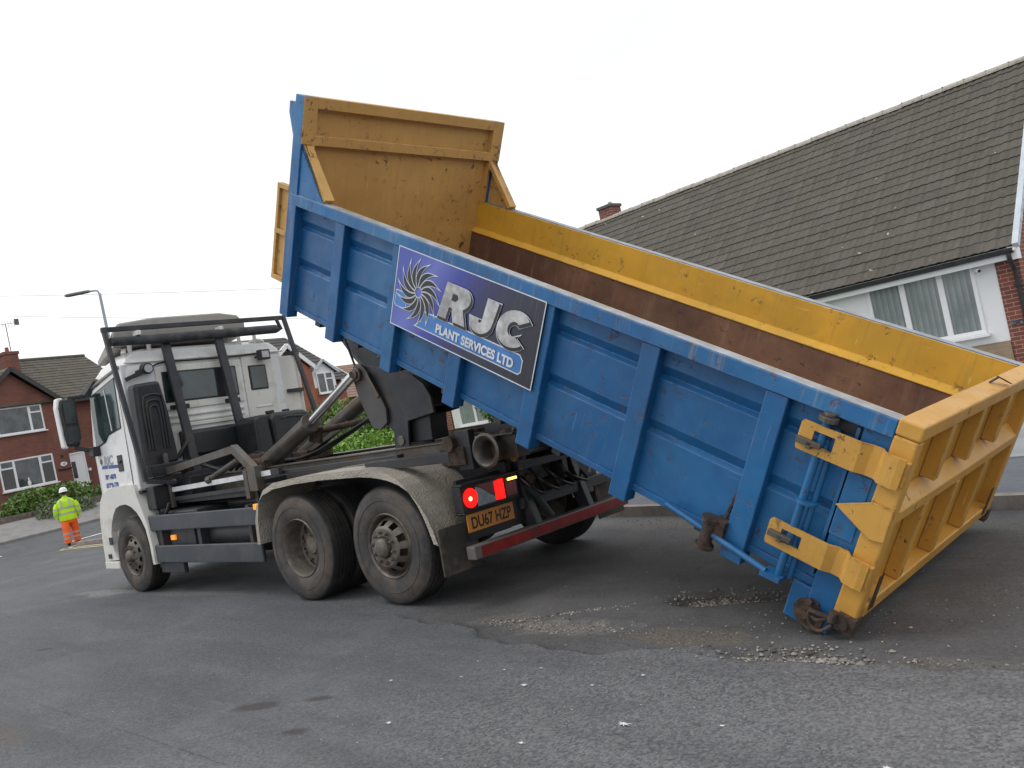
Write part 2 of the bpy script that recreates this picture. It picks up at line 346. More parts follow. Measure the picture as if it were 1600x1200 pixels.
# ------------------------------------------------------------------ ground
def edge_y(x):
    """near lip of the worn-out strip of surfacing"""
    base = 1.74 if x < -1.5 else (1.74 - .19 * (x + 1.5) if x < 1 else max(1.05, 1.265 - .05 * (x - 1)))
    return base + .07 * sin(2.9 * x + 1) + .045 * sin(6.7 * x) + .02 * sin(17 * x + 2) + (.12 * sin((x + 3.3) * 1.9) if x < -1.6 else 0)
def ground_material():
    m, N, L, b = newmat('worn_asphalt'); t = N.new('ShaderNodeTexCoord'); v = t.outputs['Object']
    s = N.new('ShaderNodeSeparateXYZ'); L.new(v, s.inputs[0])
    at = N.new('ShaderNodeAttribute'); at.attribute_name = 'sd'; sdn = math_(N, L, 'ADD', at.outputs['Fac'], math_(N, L, 'MULTIPLY', math_(N, L, 'SUBTRACT', noise(N, L, v, 7, 5, .65), .5), .16))
    vor = N.new('ShaderNodeTexVoronoi'); vor.inputs['Scale'].default_value = 85; L.new(v, vor.inputs['Vector'])
    sp = N.new('ShaderNodeSeparateColor'); L.new(vor.outputs['Color'], sp.inputs[0])
    fine = noise(N, L, v, 150, 3, .75); mid = noise(N, L, v, 30, 4, .7)
    grain = math_(N, L, 'ADD', math_(N, L, 'MULTIPLY', sp.outputs[0], .45), math_(N, L, 'MULTIPLY', fine, .6))
    c = ramp(N, L, grain, .28, .88, (.058, .063, .070), (.150, .158, .168))
    # coarse bleached stony surface towards the near right
    w = noise(N, L, v, .7, 6, .65, .8)
    band = math_(N, L, 'ADD', math_(N, L, 'MULTIPLY', s.outputs[0], -.14), math_(N, L, 'MULTIPLY', s.outputs[1], .035))
    wf = ramp(N, L, math_(N, L, 'ADD', w, band), .60, .98)
    coarse = ramp(N, L, math_(N, L, 'ADD', math_(N, L, 'MULTIPLY', sp.outputs[1], .75), math_(N, L, 'MULTIPLY', mid, .5)), .2, 1.0, (.050, .050, .054), (.235, .232, .232))
    c = mixc(N, L, math_(N, L, 'MULTIPLY', wf, .72), c, coarse)
    # worn strip beyond the lip: darker, smoother, dirty, with pale sandy washes
    far = ramp(N, L, math_(N, L, 'MULTIPLY', sdn, -1), -.004, .02)
    lim = math_(N, L, 'MULTIPLY', ramp(N, L, math_(N, L, 'ADD', s.outputs[0], math_(N, L, 'MULTIPLY', w, 1.5)), -.3, .9, (1, 1, 1), (.25, .25, .25)), 1)
    dk = ramp(N, L, noise(N, L, v, 1.6, 6, .65, .5), .32, .68, (.048, .047, .050), (.098, .095, .096))
    dk = mixc(N, L, math_(N, L, 'MULTIPLY', ramp(N, L, grain, .45, .8), .5), dk, (.16, .155, .15))
    c = mixc(N, L, math_(N, L, 'MULTIPLY', math_(N, L, 'MULTIPLY', far, lim), .8), c, dk)
    lip = math_(N, L, 'MULTIPLY', ramp(N, L, math_(N, L, 'ABSOLUTE', math_(N, L, 'ADD', sdn, .012)), .004, .022, (1, 1, 1), (0, 0, 0)), ramp(N, L, noise(N, L, v, 2.3, 3), .42, .55))
    c = mixc(N, L, math_(N, L, 'MULTIPLY', math_(N, L, 'MULTIPLY', lip, lim), .75), c, (.028, .026, .026))  # shadow below the lip, painted in as a crisp dark line
    # dusty wash and darker drifts
    c = mixc(N, L, ramp(N, L, noise(N, L, v, .9, 7, .65, .8), .46, .72), c, mixc(N, L, .30, c, (.20, .20, .205)))
    sv = N.new('ShaderNodeMapping'); sv.inputs['Scale'].default_value = (.22, 1.5, 1); L.new(v, sv.inputs[0])
    c = mixc(N, L, ramp(N, L, noise(N, L, sv.outputs[0], 1.3, 7, .65), .46, .72), c, mixc(N, L, .5, c, (.045, .047, .052)))
    sv2 = N.new('ShaderNodeMapping'); sv2.inputs['Scale'].default_value = (.5, 5, 1); sv2.inputs['Rotation'].default_value = (0, 0, .25); L.new(v, sv2.inputs[0])
    c = mixc(N, L, math_(N, L, 'MULTIPLY', ramp(N, L, noise(N, L, sv2.outputs[0], 1.7, 8, .75), .60, .74), .45), c, (.24, .245, .25))
    def blob(cx, cy, rx, ry, rot=0):
        mm = N.new('ShaderNodeMapping'); mm.vector_type = 'TEXTURE'; mm.inputs['Location'].default_value = (cx, cy, 0); mm.inputs['Rotation'].default_value = (0, 0, rot); mm.inputs['Scale'].default_value = (rx, ry, 1000)
        L.new(v, mm.inputs[0]); d = N.new('ShaderNodeVectorMath'); d.operation = 'LENGTH'; L.new(mm.outputs[0], d.inputs[0])
        return math_(N, L, 'ADD', d.outputs['Value'], math_(N, L, 'MULTIPLY', math_(N, L, 'SUBTRACT', noise(N, L, v, 4.2, 7, .72), .5), 1.9))
    for cx, cy, rx, ry, rot, col, st_ in ((-2.0, 1.45, .55, .18, .1, (.27, .255, .235), .85), (-1.35, 1.35, .35, .16, .3, (.23, .215, .19), .7), (-3.0, 1.48, .5, .2, .0, (.20, .175, .135), .7), (-2.85, .74, .5, .2, .2, (.09, .08, .07), .8), (-4.4, 1.62, .5, .09, .1, (.19, .18, .165), .5), (-3.9, 1.66, .55, .12, .1, (.13, .12, .105), .8), (-4.8, .4, .9, .45, .2, (.17, .165, .155), .6), (-1.5, -1.75, 2.4, .35, -.1, (.19, .175, .15), .7), (5.9, 1.25, 1.2, .14, .1, (.27, .265, .26), .7), (3.6, 1.15, 1.2, .12, .1, (.20, .20, .20), .6), (.9, 4.3, .8, .35, .1, (.16, .135, .12), .6), (-4.5, -1.2, 1.0, .5, 0, (.15, .145, .13), .6)):
        c = mixc(N, L, math_(N, L, 'MULTIPLY', ramp(N, L, blob(cx, cy, rx, ry, rot), .55, 1.0, (1, 1, 1), (0, 0, 0)), st_), c, mixc(N, L, ramp(N, L, math_(N, L, 'ADD', math_(N, L, 'MULTIPLY', sp.outputs[2], .6), math_(N, L, 'MULTIPLY', mid, .5)), .3, .85), col, tuple(x * .35 for x in col)))
    for cx, cy, rx, ry in STAINS:
        c = mixc(N, L, ramp(N, L, blob(cx, cy, rx, ry, .5), .6, 1.0, (.75, .75, .75), (0, 0, 0)), c, (.048, .040, .038))
    def line(ax, ay, bx, by, wdt):
        dx, dy = bx - ax, by - ay; l = math.hypot(dx, dy)
        mm = N.new('ShaderNodeMapping'); mm.vector_type = 'TEXTURE'; mm.inputs['Location'].default_value = ((ax + bx) / 2, (ay + by) / 2, 0); mm.inputs['Rotation'].default_value = (0, 0, math.atan2(dy, dx)); mm.inputs['Scale'].default_value = (l / 2, wdt, 1000)
        L.new(v, mm.inputs[0]); q = N.new('ShaderNodeSeparateXYZ'); L.new(mm.outputs[0], q.inputs[0])
        wob = math_(N, L, 'MULTIPLY', math_(N, L, 'SUBTRACT', noise(N, L, v, 9, 5), .5), 6)
        a = math_(N, L, 'ABSOLUTE', math_(N, L, 'ADD', q.outputs[1], wob)); e = math_(N, L, 'ABSOLUTE', q.outputs[0])
        return math_(N, L, 'MULTIPLY', ramp(N, L, a, .3, 1.5, (1, 1, 1), (0, 0, 0)), math_(N, L, 'MULTIPLY', math_(N, L, 'LESS_THAN', e, 1.0), ramp(N, L, noise(N, L, v, 6, 3), .38, .5)))
    for a, st_ in (((-.49, 3.18, -.44, 2.56, .0045), .75), ((-.47, 2.48, -.55, 2.05, .004), .5), ((1.3, 3.74, -1.6, 3.77, .008), .5), ((6, 2.4, 11, 1.6, .015), .4)):
        c = mixc(N, L, math_(N, L, 'MULTIPLY', line(*a), st_), c, (.03, .03, .03))
    L.new(c, b.inputs['Base Color']); b.inputs['Roughness'].default_value = .75; b.inputs['Specular IOR Level'].default_value = .4
    h = math_(N, L, 'ADD', math_(N, L, 'MULTIPLY', mid, .5), math_(N, L, 'MULTIPLY', grain, .7)); bump(N, L, b, h, .7, .012)
    return m
STAINS = ((-.93, 3.21, .17, .08), (-1.3, 2.98, .11, .05), (-1.6, 3.36, .13, .06), (3.2, 3.0, .1, .05))
HOLES = [(-2.82, .74, .36, .17, .2, .05), (-2.05, 1.42, .5, .13, .1, .02), (-3.85, 1.66, .5, .12, .15, .035), (5.9, 1.45, .5, .2, 0, .03)]
def hole(x, y):
    d = 0
    for cx, cy, rx, ry, rot, dep in HOLES:
        dx, dy = x - cx, y - cy; a = dx * cos(rot) + dy * sin(rot); b = -dx * sin(rot) + dy * cos(rot)
        q = math.hypot(a / rx, b / ry) + .18 * sin(9 * x + 4 * y) * sin(7 * y - 3 * x)
        d = max(d, dep * (1 - smooth(.75, 1.05, q)))
    return d
SDV = []
def lipdrop(x, y):
    if x < -6.5 or x > 1: return 0
    d = edge_y(x) - y
    return .020 * smooth(0, .05, d) * (1 - smooth(.15, 1.0, d)) * smooth(-6.5, -5, x) * (1 - smooth(-.8, .8, x))
def lin(a, b, st):
    n = max(1, int(round((b - a) / st))); return [a + (b - a) * i / n for i in range(n)]
def build_ground():
    xs = lin(-400, -60, 60) + lin(-60, -7, 4) + lin(-7, 3, .04) + lin(3, 8, .25) + lin(8, 45, .6) + lin(45, 120, 8) + lin(120, 500, 60) + [500]
    ys = lin(-400, -60, 60) + lin(-60, -12, 4) + lin(-12, -.6, .6) + lin(-.6, .5, .06) + lin(.5, 2.1, .025) + lin(2.1, 4.6, .07) + lin(4.6, 12, .5) + lin(12, 60, 6) + lin(60, 400, 60) + [400]
    mb = MB(); ny = len(ys)
    for x in xs:
        for y in ys:
            z = ground_z(x, y)
            if -7 < x < 8 and -.6 < y < 4.6: z += -hole(x, y) - lipdrop(x, y) + .004 * sin(2.3 * x + .8 * y) * sin(1.9 * y)
            SDV.append(y - edge_y(x))
            mb.v.append((x, y, z))
    for i in range(len(xs) - 1):
        for j in range(ny - 1): mb.f.append((i * ny + j, (i + 1) * ny + j, (i + 1) * ny + j + 1, i * ny + j + 1))
    o = mb.obj('road', ground_material(), None, smooth_=True, angle=80); o['kind'] = 'structure'
    a = o.data.attributes.new('sd', 'FLOAT', 'POINT'); a.data.foreach_set('value', SDV)
build_ground()
def sheet(name, poly_fn, u, v, dz, mat, kind='structure', side=.12):
    """draped sheet: poly_fn(a,b)->(x,y) for a,b grids; skirts down all round"""
    mb = MB(); nu, nv = len(u), len(v)
    for a in u:
        for b in v:
            x, y = poly_fn(a, b); mb.v.append((x, y, ground_z(x, y) + dz))
    for i in range(nu - 1):
        for j in range(nv - 1): mb.f.append((i * nv + j, (i + 1) * nv + j, (i + 1) * nv + j + 1, i * nv + j + 1))
    if side:
        ring = [i * nv for i in range(nu)] + [(nu - 1) * nv + j for j in range(1, nv)] + [i * nv + nv - 1 for i in range(nu - 2, -1, -1)] + [j for j in range(nv - 2, 0, -1)]
        k = len(mb.v)
        for r in ring: p = mb.v[r]; mb.v.append((p[0], p[1], p[2] - side))
        n = len(ring)
        for i in range(n): mb.f.append((ring[i], ring[(i + 1) % n], k + (i + 1) % n, k + i))
    o = mb.obj(name, mat, None)
    if kind: o['kind'] = kind
    return o
PAVE = simple('pavement_tarmac', (.105, .115, .135), .75, 0, .12, 14, (.07, .075, .085), .5, dscale=1.2, bmp=.4)
KERB = simple('concrete_kerb', (.26, .23, .205), .85, 0, .2, 5, (.16, .13, .11), .7, dscale=4, bmp=.3)
DRIVE = simple('pale_concrete_drive', (.27, .28, .29), .8, 0, .1, 3, (.19, .2, .21), .5, dscale=1, bmp=.2)
GRASSM = simple('lawn_soil', (.07, .13, .03), .9, 0, .3, 4)
def kerb_curve():
    """kerb line on the far side of the road, then round the corner into the side road"""
    pts = [(-40 + i * 1.0, 0) for i in range(60)]
    pts = [(x, kerb_y(x) if x < 8 else kerb_y(8) - .02 * (x - 8)) for x, _ in pts]
    x0, y0 = pts[-1]
    for i in range(1, 13):
        a = radians(7.5 * i); pts.append((x0 + 3.0 * sin(a), y0 - 2.5 * (1 - cos(a))))
    for i in range(1, 20): pts.append((x0 + 3.0 + .16 * i * 2, y0 - 2.5 - i * 2))
    return pts
KC = kerb_curve()
def knorm(i):
    a = Vector(KC[max(i - 1, 0)]); b = Vector(KC[min(i + 1, len(KC) - 1)]); d = (b - a).normalized(); return Vector((d.y, -d.x))  # away from the road
def kpt(i, off):
    i = int(i); n = knorm(i); return (KC[i][0] + n.x * off, KC[i][1] + n.y * off)
idx = list(range(len(KC)))
sheet('kerb', lambda a, b: kpt(a, b), idx, [0, .13], .115, KERB)
sheet('pavement', lambda a, b: kpt(a, b), idx, [.132, .8, 1.4, 2.0], .11, PAVE)
GARD = []
sheet('front_gardens', lambda a, b: (a, b), lin(-.2, 20.0, 1) + [20.0], [-13, -12, -11, -10, -9, -8, -7, -6, -5.1], .10, GRASSM)
sheet('driveway', lambda a, b: (a, b - .1 * a * .5), lin(-14, -.3, 1) + [-.3], [-11.2, -10, -9, -8, -7, -6, -5.0, -4.3], .105, DRIVE)
YLINE = simple('double_yellow_paint', (.55, .45, .26), .7, 0, .15, 6, (.25, .22, .17), .5)
WLINE = simple('white_road_paint', (.62, .62, .60), .7, 0, .12, 6, (.3, .3, .3), .5)
sheet('yellow_line_outer', lambda a, b: kpt(a, b), [i for i in idx if 46 <= i <= 72], [-.46, -.36], .008, YLINE, side=0)
sheet('yellow_line_inner', lambda a, b: kpt(a, b), [i for i in idx if 46 <= i <= 72], [-.24, -.14], .008, YLINE, side=0)
sheet('give_way_line', lambda a, b: (23.6 + b + .10 * a, -4.6 - a), lin(0, 1.3, .2) + [1.3], [0, .16], .012, WLINE, side=0)
sheet('side_road_dash', lambda a, b: (24.3 + b - .05 * a, -2.0 - a), [0, .5, .9], [0, .14], .012, WLINE, side=0)
# far pavement of the side road in front of the left house
sheet('far_pavement', lambda a, b: (26.6 + a, b), [0, .7, 1.4, 2.0], lin(-40, 30, 1) + [30], .10, simple('grey_paving', (.22, .215, .21), .8, 0, .1, 4, (.15, .14, .13), .5))
# white paint spots
mb = MB()
random.seed(3)
for cx, cy, r in [(-2.5, 2.45, .022), (-3.35, 2.72, .028), (-2.1, 3.1, .018), (-1.55, 2.62, .018), (-1.9, 2.2, .010), (-2.2, 2.28, .010), (-2.42, 2.2, .010), (-2.9, 2.35, .012), (-2.0, 2.45, .010), (-3.0, 3.05, .014), (-3.8, 2.6, .014), (-4.55, 2.75, .016), (-3.1, 2.15, .014)] + [(random.uniform(-4.5, .5), random.uniform(1.9, 3.9), random.uniform(.002, .006)) for _ in range(60)]:
    n = 18; k = len(mb.v); zz = ground_z(cx, cy) + .006; rr = [r * (random.uniform(.25, .6) if i % 2 else random.uniform(.6, 1.5)) for i in range(n)]
    for i in range(n):
        a = 2 * pi * i / n; q = rr[i]; mb.v.append((cx + q * cos(a) * 1.3, cy + q * sin(a) * .8, zz))
    mb.f.append(tuple(range(k, k + n)))
o = mb.obj('paint_spots', simple('chalky_paint_spot', (.66, .67, .67), .8)); o['kind'] = 'structure'
# loose stones in and around the potholes
def stonemat():
    m, N, L, b = newmat('loose_gravel'); g = N.new('ShaderNodeNewGeometry')
    L.new(ramp(N, L, g.outputs['Random Per Island'], 0, 1, (.06, .055, .05), (.38, .35, .31)), b.inputs['Base Color']); b.inputs['Roughness'].default_value = .85; return m
STONEM = stonemat()
def stones():
    mb = MB(); random.seed(11)
    for cx, cy, rx, ry, rot, n, big in [(-2.84, .70, .26, .10, .15, 520, 1), (-2.1, 1.42, .55, .12, .1, 260, .7), (-1.95, 1.13, .35, .03, .5, 110, .8), (-1.45, 1.40, .2, .05, .3, 80, .8), (-3.75, 1.64, .32, .085, .15, 560, 1), (-4.25, 1.62, .4, .05, .1, 90, .7), (-3.3, 1.3, .9, .35, .3, 150, .6), (-4.8, .8, .9, .6, .2, 110, .6), (-2.5, .4, 1.6, .8, .2, 120, .5), (-1.2, -1.9, 2.4, .3, -.1, 220, .7), (-2.5, 2.8, 2.2, .7, 0, 120, .45), (5.6, 1.1, .5, .1, 0, 60, .8)]:
        for _ in range(n):
            a = random.gauss(0, .5) * rx * 1.25; b = random.gauss(0, .5) * ry * 1.25; x = cx + a * cos(rot) - b * sin(rot); y = cy + a * sin(rot) + b * cos(rot)
            r = random.uniform(.005, .013) * big * (1.6 if random.random() < .12 else 1); z = ground_z(x, y) - hole(x, y) - lipdrop(x, y) + r * .3
            k = len(mb.v); ax, ay = random.uniform(.7, 1.4), random.uniform(.7, 1.3)
            for p in ((1, 0, 0), (.3, .9, 0), (-.8, .5, .1), (-.7, -.6, 0), (.4, -.9, .1), (.1, 0, .75), (0, 0, -.7)):
                mb.v.append((x + p[0] * r * ax * random.uniform(.7, 1.2), y + p[1] * r * ay * random.uniform(.7, 1.2), z + p[2] * r))
            for i in range(5): mb.f.append((k + i, k + (i + 1) % 5, k + 5)); mb.f.append((k + (i + 1) % 5, k + i, k + 6))
    o = mb.obj('loose_gravel', STONEM); tag(o, 'loose pale gravel broken out of the potholes in the asphalt', 'gravel', kind='stuff')
stones()
# ================================================================== container
H = 1.2775; LL = 5.73; RT = 1.32
WORN = simple('worn_bare_edge', (.30, .33, .36), .5, .1, .25, 9, (.24, .20, .16), .6, dscale=5)
def build_container():
    root = thing('tipping_container', 'long blue open container with yellow tailgate, tipped with its tail on the road', 'skip container', G @ MC)
    # side walls: pressed sheets with two swages, ribs, top rail
    for sgn, outm in ((1, BLUE), (-1, YEL)):
        vo = H - .085
        prof_ = [(vo, .26), (vo, .64), (vo - .035, .665), (vo - .005, .725), (vo, .735), (vo, 1.01), (vo - .035, 1.035), (vo - .005, 1.09), (vo, 1.10), (vo, RT - .105), (vo - .055, RT - .105), (vo - .055, .26)]
        mb = MB(); mb.prism([(sgn * y, z) for y, z in prof_], 'x', .16, LL - .14)
        sw = mb.obj('side_wall', BLUE, root, .004)
        # swage stops beside the ribs
        r = MB()
        ribs = [4.89, 4.06, 3.24, 2.41, 1.525, .655]
        for u in ribs:
            r.box(u - .07, u + .07, sgn * (H - .155) if sgn > 0 else -H + .01, sgn * (H - .01) if sgn > 0 else -(H - .155), .135, RT - .1)
        for u in ribs: pass
        for k, u in enumerate(ribs):
            rb = MB(); a, b = sorted((sgn * (H - .13), sgn * (H - .012)))
            rb.prism([(u - .07, .135 + .02 * sgn * 0), (u + .07, .135), (u + .07, RT - .104), (u - .07, RT - .104)], 'y', a, b)
            rb.obj('rib', BLUE, root, .008)
        a, b = sorted((sgn * (H - .12), sgn * H))
        MB().box(.0, LL - .02, a, b, RT - .10, RT).obj('top_rail', BLUEW, root, .006)
        MB().box(.0, LL - .16, *sorted((sgn * (H - .112), sgn * (H - .008))), RT + .0005, RT + .004).obj('worn_rail_top', WORN, root)
        MB().box(.16, LL - .02, min(a, sgn * (H - .10)), max(a, sgn * (H - .10)) + 0, .20, .262).box(.16, LL - .02, *sorted((sgn * (H - .15), sgn * (H - .07))), .215, .262).obj('bottom_rail', BLUE, root, .004)
        # corner posts
        MB().box(.0, .158, *sorted((sgn * (H - .14), sgn * (H - .03))), .0 if sgn > 0 else .02, RT - .102).box(.158, .27, *sorted((sgn * (H - .13), sgn * (H - .045))), -.02, .214).obj('rear_post', BLUE, root, .008)
        MB().box(LL - .14, LL, *sorted((sgn * (H - .12), sgn * (H - .004))), .14, 2.20).obj('front_post', BLUEW, root, .006)
        # inner lining: bright upper band, ledge, rusty lower plate
        vi = H - .145
        MB().box(.02, LL - .03, *sorted((sgn * vi, sgn * (vi + .024))), 1.02, RT - .004).obj('upper_lining', YELI, root)
        mb = MB(); mb.prism([(sgn * (vi + .015), .985), (sgn * (vi + .015), 1.03), (sgn * (vi - .005), 1.03), (sgn * (vi - .055), .985), (sgn * (vi - .055), .975)], 'x', .02, LL - .03); mb.obj('lining_ledge', YELI, root, .004)
        MB().box(.02, LL - .03, *sorted((sgn * (vi - .045), sgn * (vi + .0))), .26, .975).obj('lower_lining', RUST, root)
        # slanted wing up to the headboard: plate plus flange
        us, ut, zt = 5.19, 5.66, 1.78
        w = MB(); w.prism([(us, RT + .002), (LL - .142, RT + .002), (LL - .142, zt + .02), (ut - .03, zt)], 'y', *sorted((sgn * (H - .05), sgn * (H - .02)))); w.obj('wing_plate', BLUEW if sgn > 0 else BLUEW, root)
        w = MB(); w.prism([(us, RT + .002), (LL - .142, RT + .002), (LL - .142, zt + .02), (ut - .03, zt)], 'y', *sorted((sgn * (H - .075), sgn * (H - .052)))); w.obj('wing_lining', YELH, root)
        d = Vector((ut - us, 0, zt - RT)).normalized(); a0 = V(us + .0, sgn * (H - .085), RT + .02); b0 = V(ut + .0, sgn * (H - .085), zt + .03)
        MB().bar(a0, b0, .10, .05).obj('wing_flange', YELH, root, .004)
    # floor and underframe
    MB().box(.02, LL - .03, -H + .16, H - .16, .225, .26).obj('floor', RUST, root)
    for sgn in (1, -1):
        MB().box(.1, LL, *sorted((sgn * .47, sgn * .60)), .03, .222).obj('runner', DARK, root, .006)
    for i in range(9):
        MB().box(.3 + i * .62, .38 + i * .62, -H + .16, H - .16, .13, .2225).obj('crossmember', DARK, root)
    # headboard
    MB().box(LL - .08, LL - .04, -H + .12, H - .12, .26, 2.10).obj('headboard', YELH, root)
    MB().box(LL - .145, LL - .082, -H + .118, H - .118, 1.775, 1.865).obj('headboard_beam', YELH, root, .005)
    MB().box(LL - .145, LL - .002, -H + .118, H - .118, 2.10, 2.2).obj('headboard_top_rail', YELH, root, .005)
    for sgn in (1, -1): MB().box(LL - .147, LL - .142, *sorted((sgn * (H - .12), sgn * (H - .004))), 1.78, 2.198).box(LL - .147, LL - .081, *sorted((sgn * (H - .15), sgn * (H - .121))), RT, 2.198).obj('post_facing', YELH, root)
    MB().box(LL - .038, LL + .0, -H + .12, H - .12, .26, 2.098).obj('headboard_outer_skin', BLUE, root)
    f = MB()
    for v in (-1.0, -.4, .4, 1.0): f.box(LL + .002, LL + .09, v - .05, v + .05, .26, 2.1)
    f.obj('headboard_stiffener', BLUE, root, .005)
    MB().prism([(LL + .001, 1.82), (LL + .10, 2.03), (LL + .10, 2.13), (LL + .001, 2.13)], 'y', H - .10, H - .01).obj('sheet_bracket', BLUEW, root, .004)
    fr = MB()
    for z in (.45, .90, 1.33): fr.box(LL + .002, LL + .20, H - .07, H - .005, z, z + .045)
    fr.box(LL + .16, LL + .20, H - .068, H - .007, .46, 1.37); fr.box(LL + .02, LL + .16, H - .05, H - .035, .5, 1.33)
    fr.obj('ladder', YELH, root, .004)
    hk = MB(); hk.cyl((LL + .2, -.25, 1.28), (LL + .2, .25, 1.28), .03)
    for v in (-.26, .26): hk.prism([(LL, 1.0), (LL + .24, 1.22), (LL + .24, 1.34), (LL, 1.5)], 'y', v - .015, v + .015)
    hk.obj('hook_bar', STEEL, root)
    # tailgate
    t = thing('x', 'x', 'x'); bpy.data.objects.remove(t)
    g = MB(); g.box(-.045, -.02, -H + .05, H - .05, .17, RT - .02)
    g.prism([(-.045, RT - .08), (-.12, RT - .08), (-.12, RT - .02), (-.045, RT - .02)], 'y', -H + .03, H - .03)
    door = g.obj('tailgate', YEL, root, .004)
    fb = MB(); fb.box(-.135, .0, -H - .0, H + .0, RT - .075, RT + .015); fb.obj('tailgate_top_beam', YEL, door, .012)
    fb = MB(); fb.box(-.13, -.0, -H + .03, H - .03, .165, .25); fb.obj('tailgate_bottom_beam', YEL, door, .010)
    fb = MB(); fb.prism([(-.047, .76), (-.130, .76), (-.130, .825), (-.047, .90)], 'y', -H + .08, H - .08); fb.obj('tailgate_middle_beam', YEL, door, .006)
    for v0, v1 in ((H - .09, H - .001), (-H + .001, -H + .10)):
        MB().box(-.13, -.0, v0, v1, .17, RT - .077).obj('tailgate_end_post', YEL, door, .012)
    for v in (.68, .09, -.52):
        MB().box(-.129, -.046, v - .035, v + .035, .252, .758).obj('tailgate_rib', YEL, door, .005)
        MB().box(-.129, -.046, v - .035, v + .035, .902, RT - .077).obj('tailgate_rib', YEL, door, .005)
    dm = MB(); dm.bar((-.03, -.22, RT + .012), (-.07, -.23, RT + .065), .05, .006); dm.bar((-.07, -.23, RT + .063), (-.12, -.32, RT + .03), .04, .006); dm.obj('bent_lip', RUSTD, door)
    fi = MB().box(-.018, -.014, -H + .16, H - .16, .27, RT - .08); fi.obj('tailgate_lining', RUST, door)
    # hinge / clamp straps wrapping the near side
    def strap(w0, w1, tip, sk):
        m = MB(); yo = H + .045; th = .016
        x1, x0 = tip, .02
        hw0, hw1 = w0 + (w1 - w0) * .30, w0 + (w1 - w0) * .78; hx0, hx1 = tip - .20, tip - .10 + .02
        # plate with slot: four rectangles round the hole
        m.prism([(x0 + .10, w0), (hx0, w0), (hx0, w1), (x0 + .10, w1)], 'y', yo - th, yo)
        m.prism([(hx0, w0), (hx1, w0), (hx1, hw0), (hx0, hw0)], 'y', yo - th, yo)
        m.prism([(hx0, hw1), (hx1, hw1), (hx1, w1), (hx0, w1)], 'y', yo - th, yo)
        m.prism([(hx1, w0 + .0), (x1 - .01, w0 + .0), (x1, w0 + .015), (x1, w1 - .015), (x1 - .01, w1), (hx1, w1)], 'y', yo - th, yo)
        # joggle in towards the post then out over the gate frame
        pth = [(x0 + .10, yo), (x0 + .05, yo - .028), (x0 + .0, yo - .028), (x0 - .03, yo + .012), (x0 - .10, yo + .018), (x0 - .135, yo + .012)]
        for i in range(len(pth) - 1):
            (a, b), (c, d_) = pth[i], pth[i + 1]
            m.add([(a, b, w0), (c, d_, w0), (c, d_ - th, w0), (a, b - th, w0), (a, b, w1), (c, d_, w1), (c, d_ - th, w1), (a, b - th, w1)], [(0, 1, 2, 3), (7, 6, 5, 4), (0, 4, 5, 1), (1, 5, 6, 2), (2, 6, 7, 3), (3, 7, 4, 0)])
        m.box(-.13, .0, H - .002, yo - .01, w0 + .02, w1 - .02)
        m.obj('gate_strap', YEL, root)
    strap(.985, 1.155, .455, 1); strap(.385, .545, .465, 1)
    m = MB(); m.prism([(-.13, .68), (-.06, .66), (.16, .77), (-.02, .865), (-.13, .865)], 'y', H + .003, H + .022); m.obj('gusset_plate', YEL, root, .003)
    pl = MB()
    pl.box(.17, .19, H - .09, H - .03, .30, 1.2).box(.03, .16, H - .029, H - .022, .58, .96)
    pl.obj('stiffening_plate', BLUE, root, .003)
    pk = MB(); pk.prism([(.09, 1.16), (.33, 1.13), (.33, 1.205), (.09, 1.215)], 'y', H - .084, H - .05); pk.obj('latch_pocket', DARK, root)
    # lock rods
    m = MB(); m.cyl((.335, H + .02, .20), (.335, H + .01, 1.20), .024, n=12); m.cyl((.285, H - .02, .22), (.285, H - .03, 1.15), .020, n=12)
    m.cyl((.312, H + .0, .70), (.312, H + .0, .715), .062, n=16)
    m.obj('lock_rod', BLUE, root, smooth_=True)
    m = MB(); m.cyl((.33, H + .015, 1.185), (.33, H + .015, 1.215), .055, n=14).cyl((.33, H + .015, 1.215), (.33, H + .015, 1.235), .035, n=12)
    m.obj('rod_cap', STEEL, root, .003)
    for w in (1.045, .465): m = MB(); m.prism([(.31, w - .01), (.45, w - .018), (.45, w + .018), (.31, w + .02)], 'y', H + .048, H + .075); m.box(.36, .39, H - .02, H + .075, w - .03, w + .01); m.obj('lock_dog', STEEL, root, .003)
    # release bar along the bottom with spring spool
    m = MB(); m.cyl((1.15, H - .01, .275), (.40, H + .05, .225), .019, n=12); m.prism([(.30, .205), (.42, .20), (.42, .225), (.30, .232)], 'y', H - .03, H + .085)
    m.obj('release_bar', BLUE, root, smooth_=True)
    m = MB()
    for w, r in ((.15, .06), (.335, .058), (.31, .035)): m.cyl((.82, H + .02, w), (.82, H + .02, w + .02), r, n=16)
    m.cyl((.82, H + .02, .16), (.82, H + .02, .33), .042, n=14); m.box(.72, .80, H - .06, H + .03, .24, .36)
    m.obj('spring_spool', RUSTD, root, smooth_=True)
    ch = MB()
    for i in range(7):
        p = V(.76 - .004 * i, H - .045, .36 + .028 * i); ch.ball(p, .014, 6, 4, (1, .6, 1.5))
    ch.obj('retaining_chain', RUSTD, root)
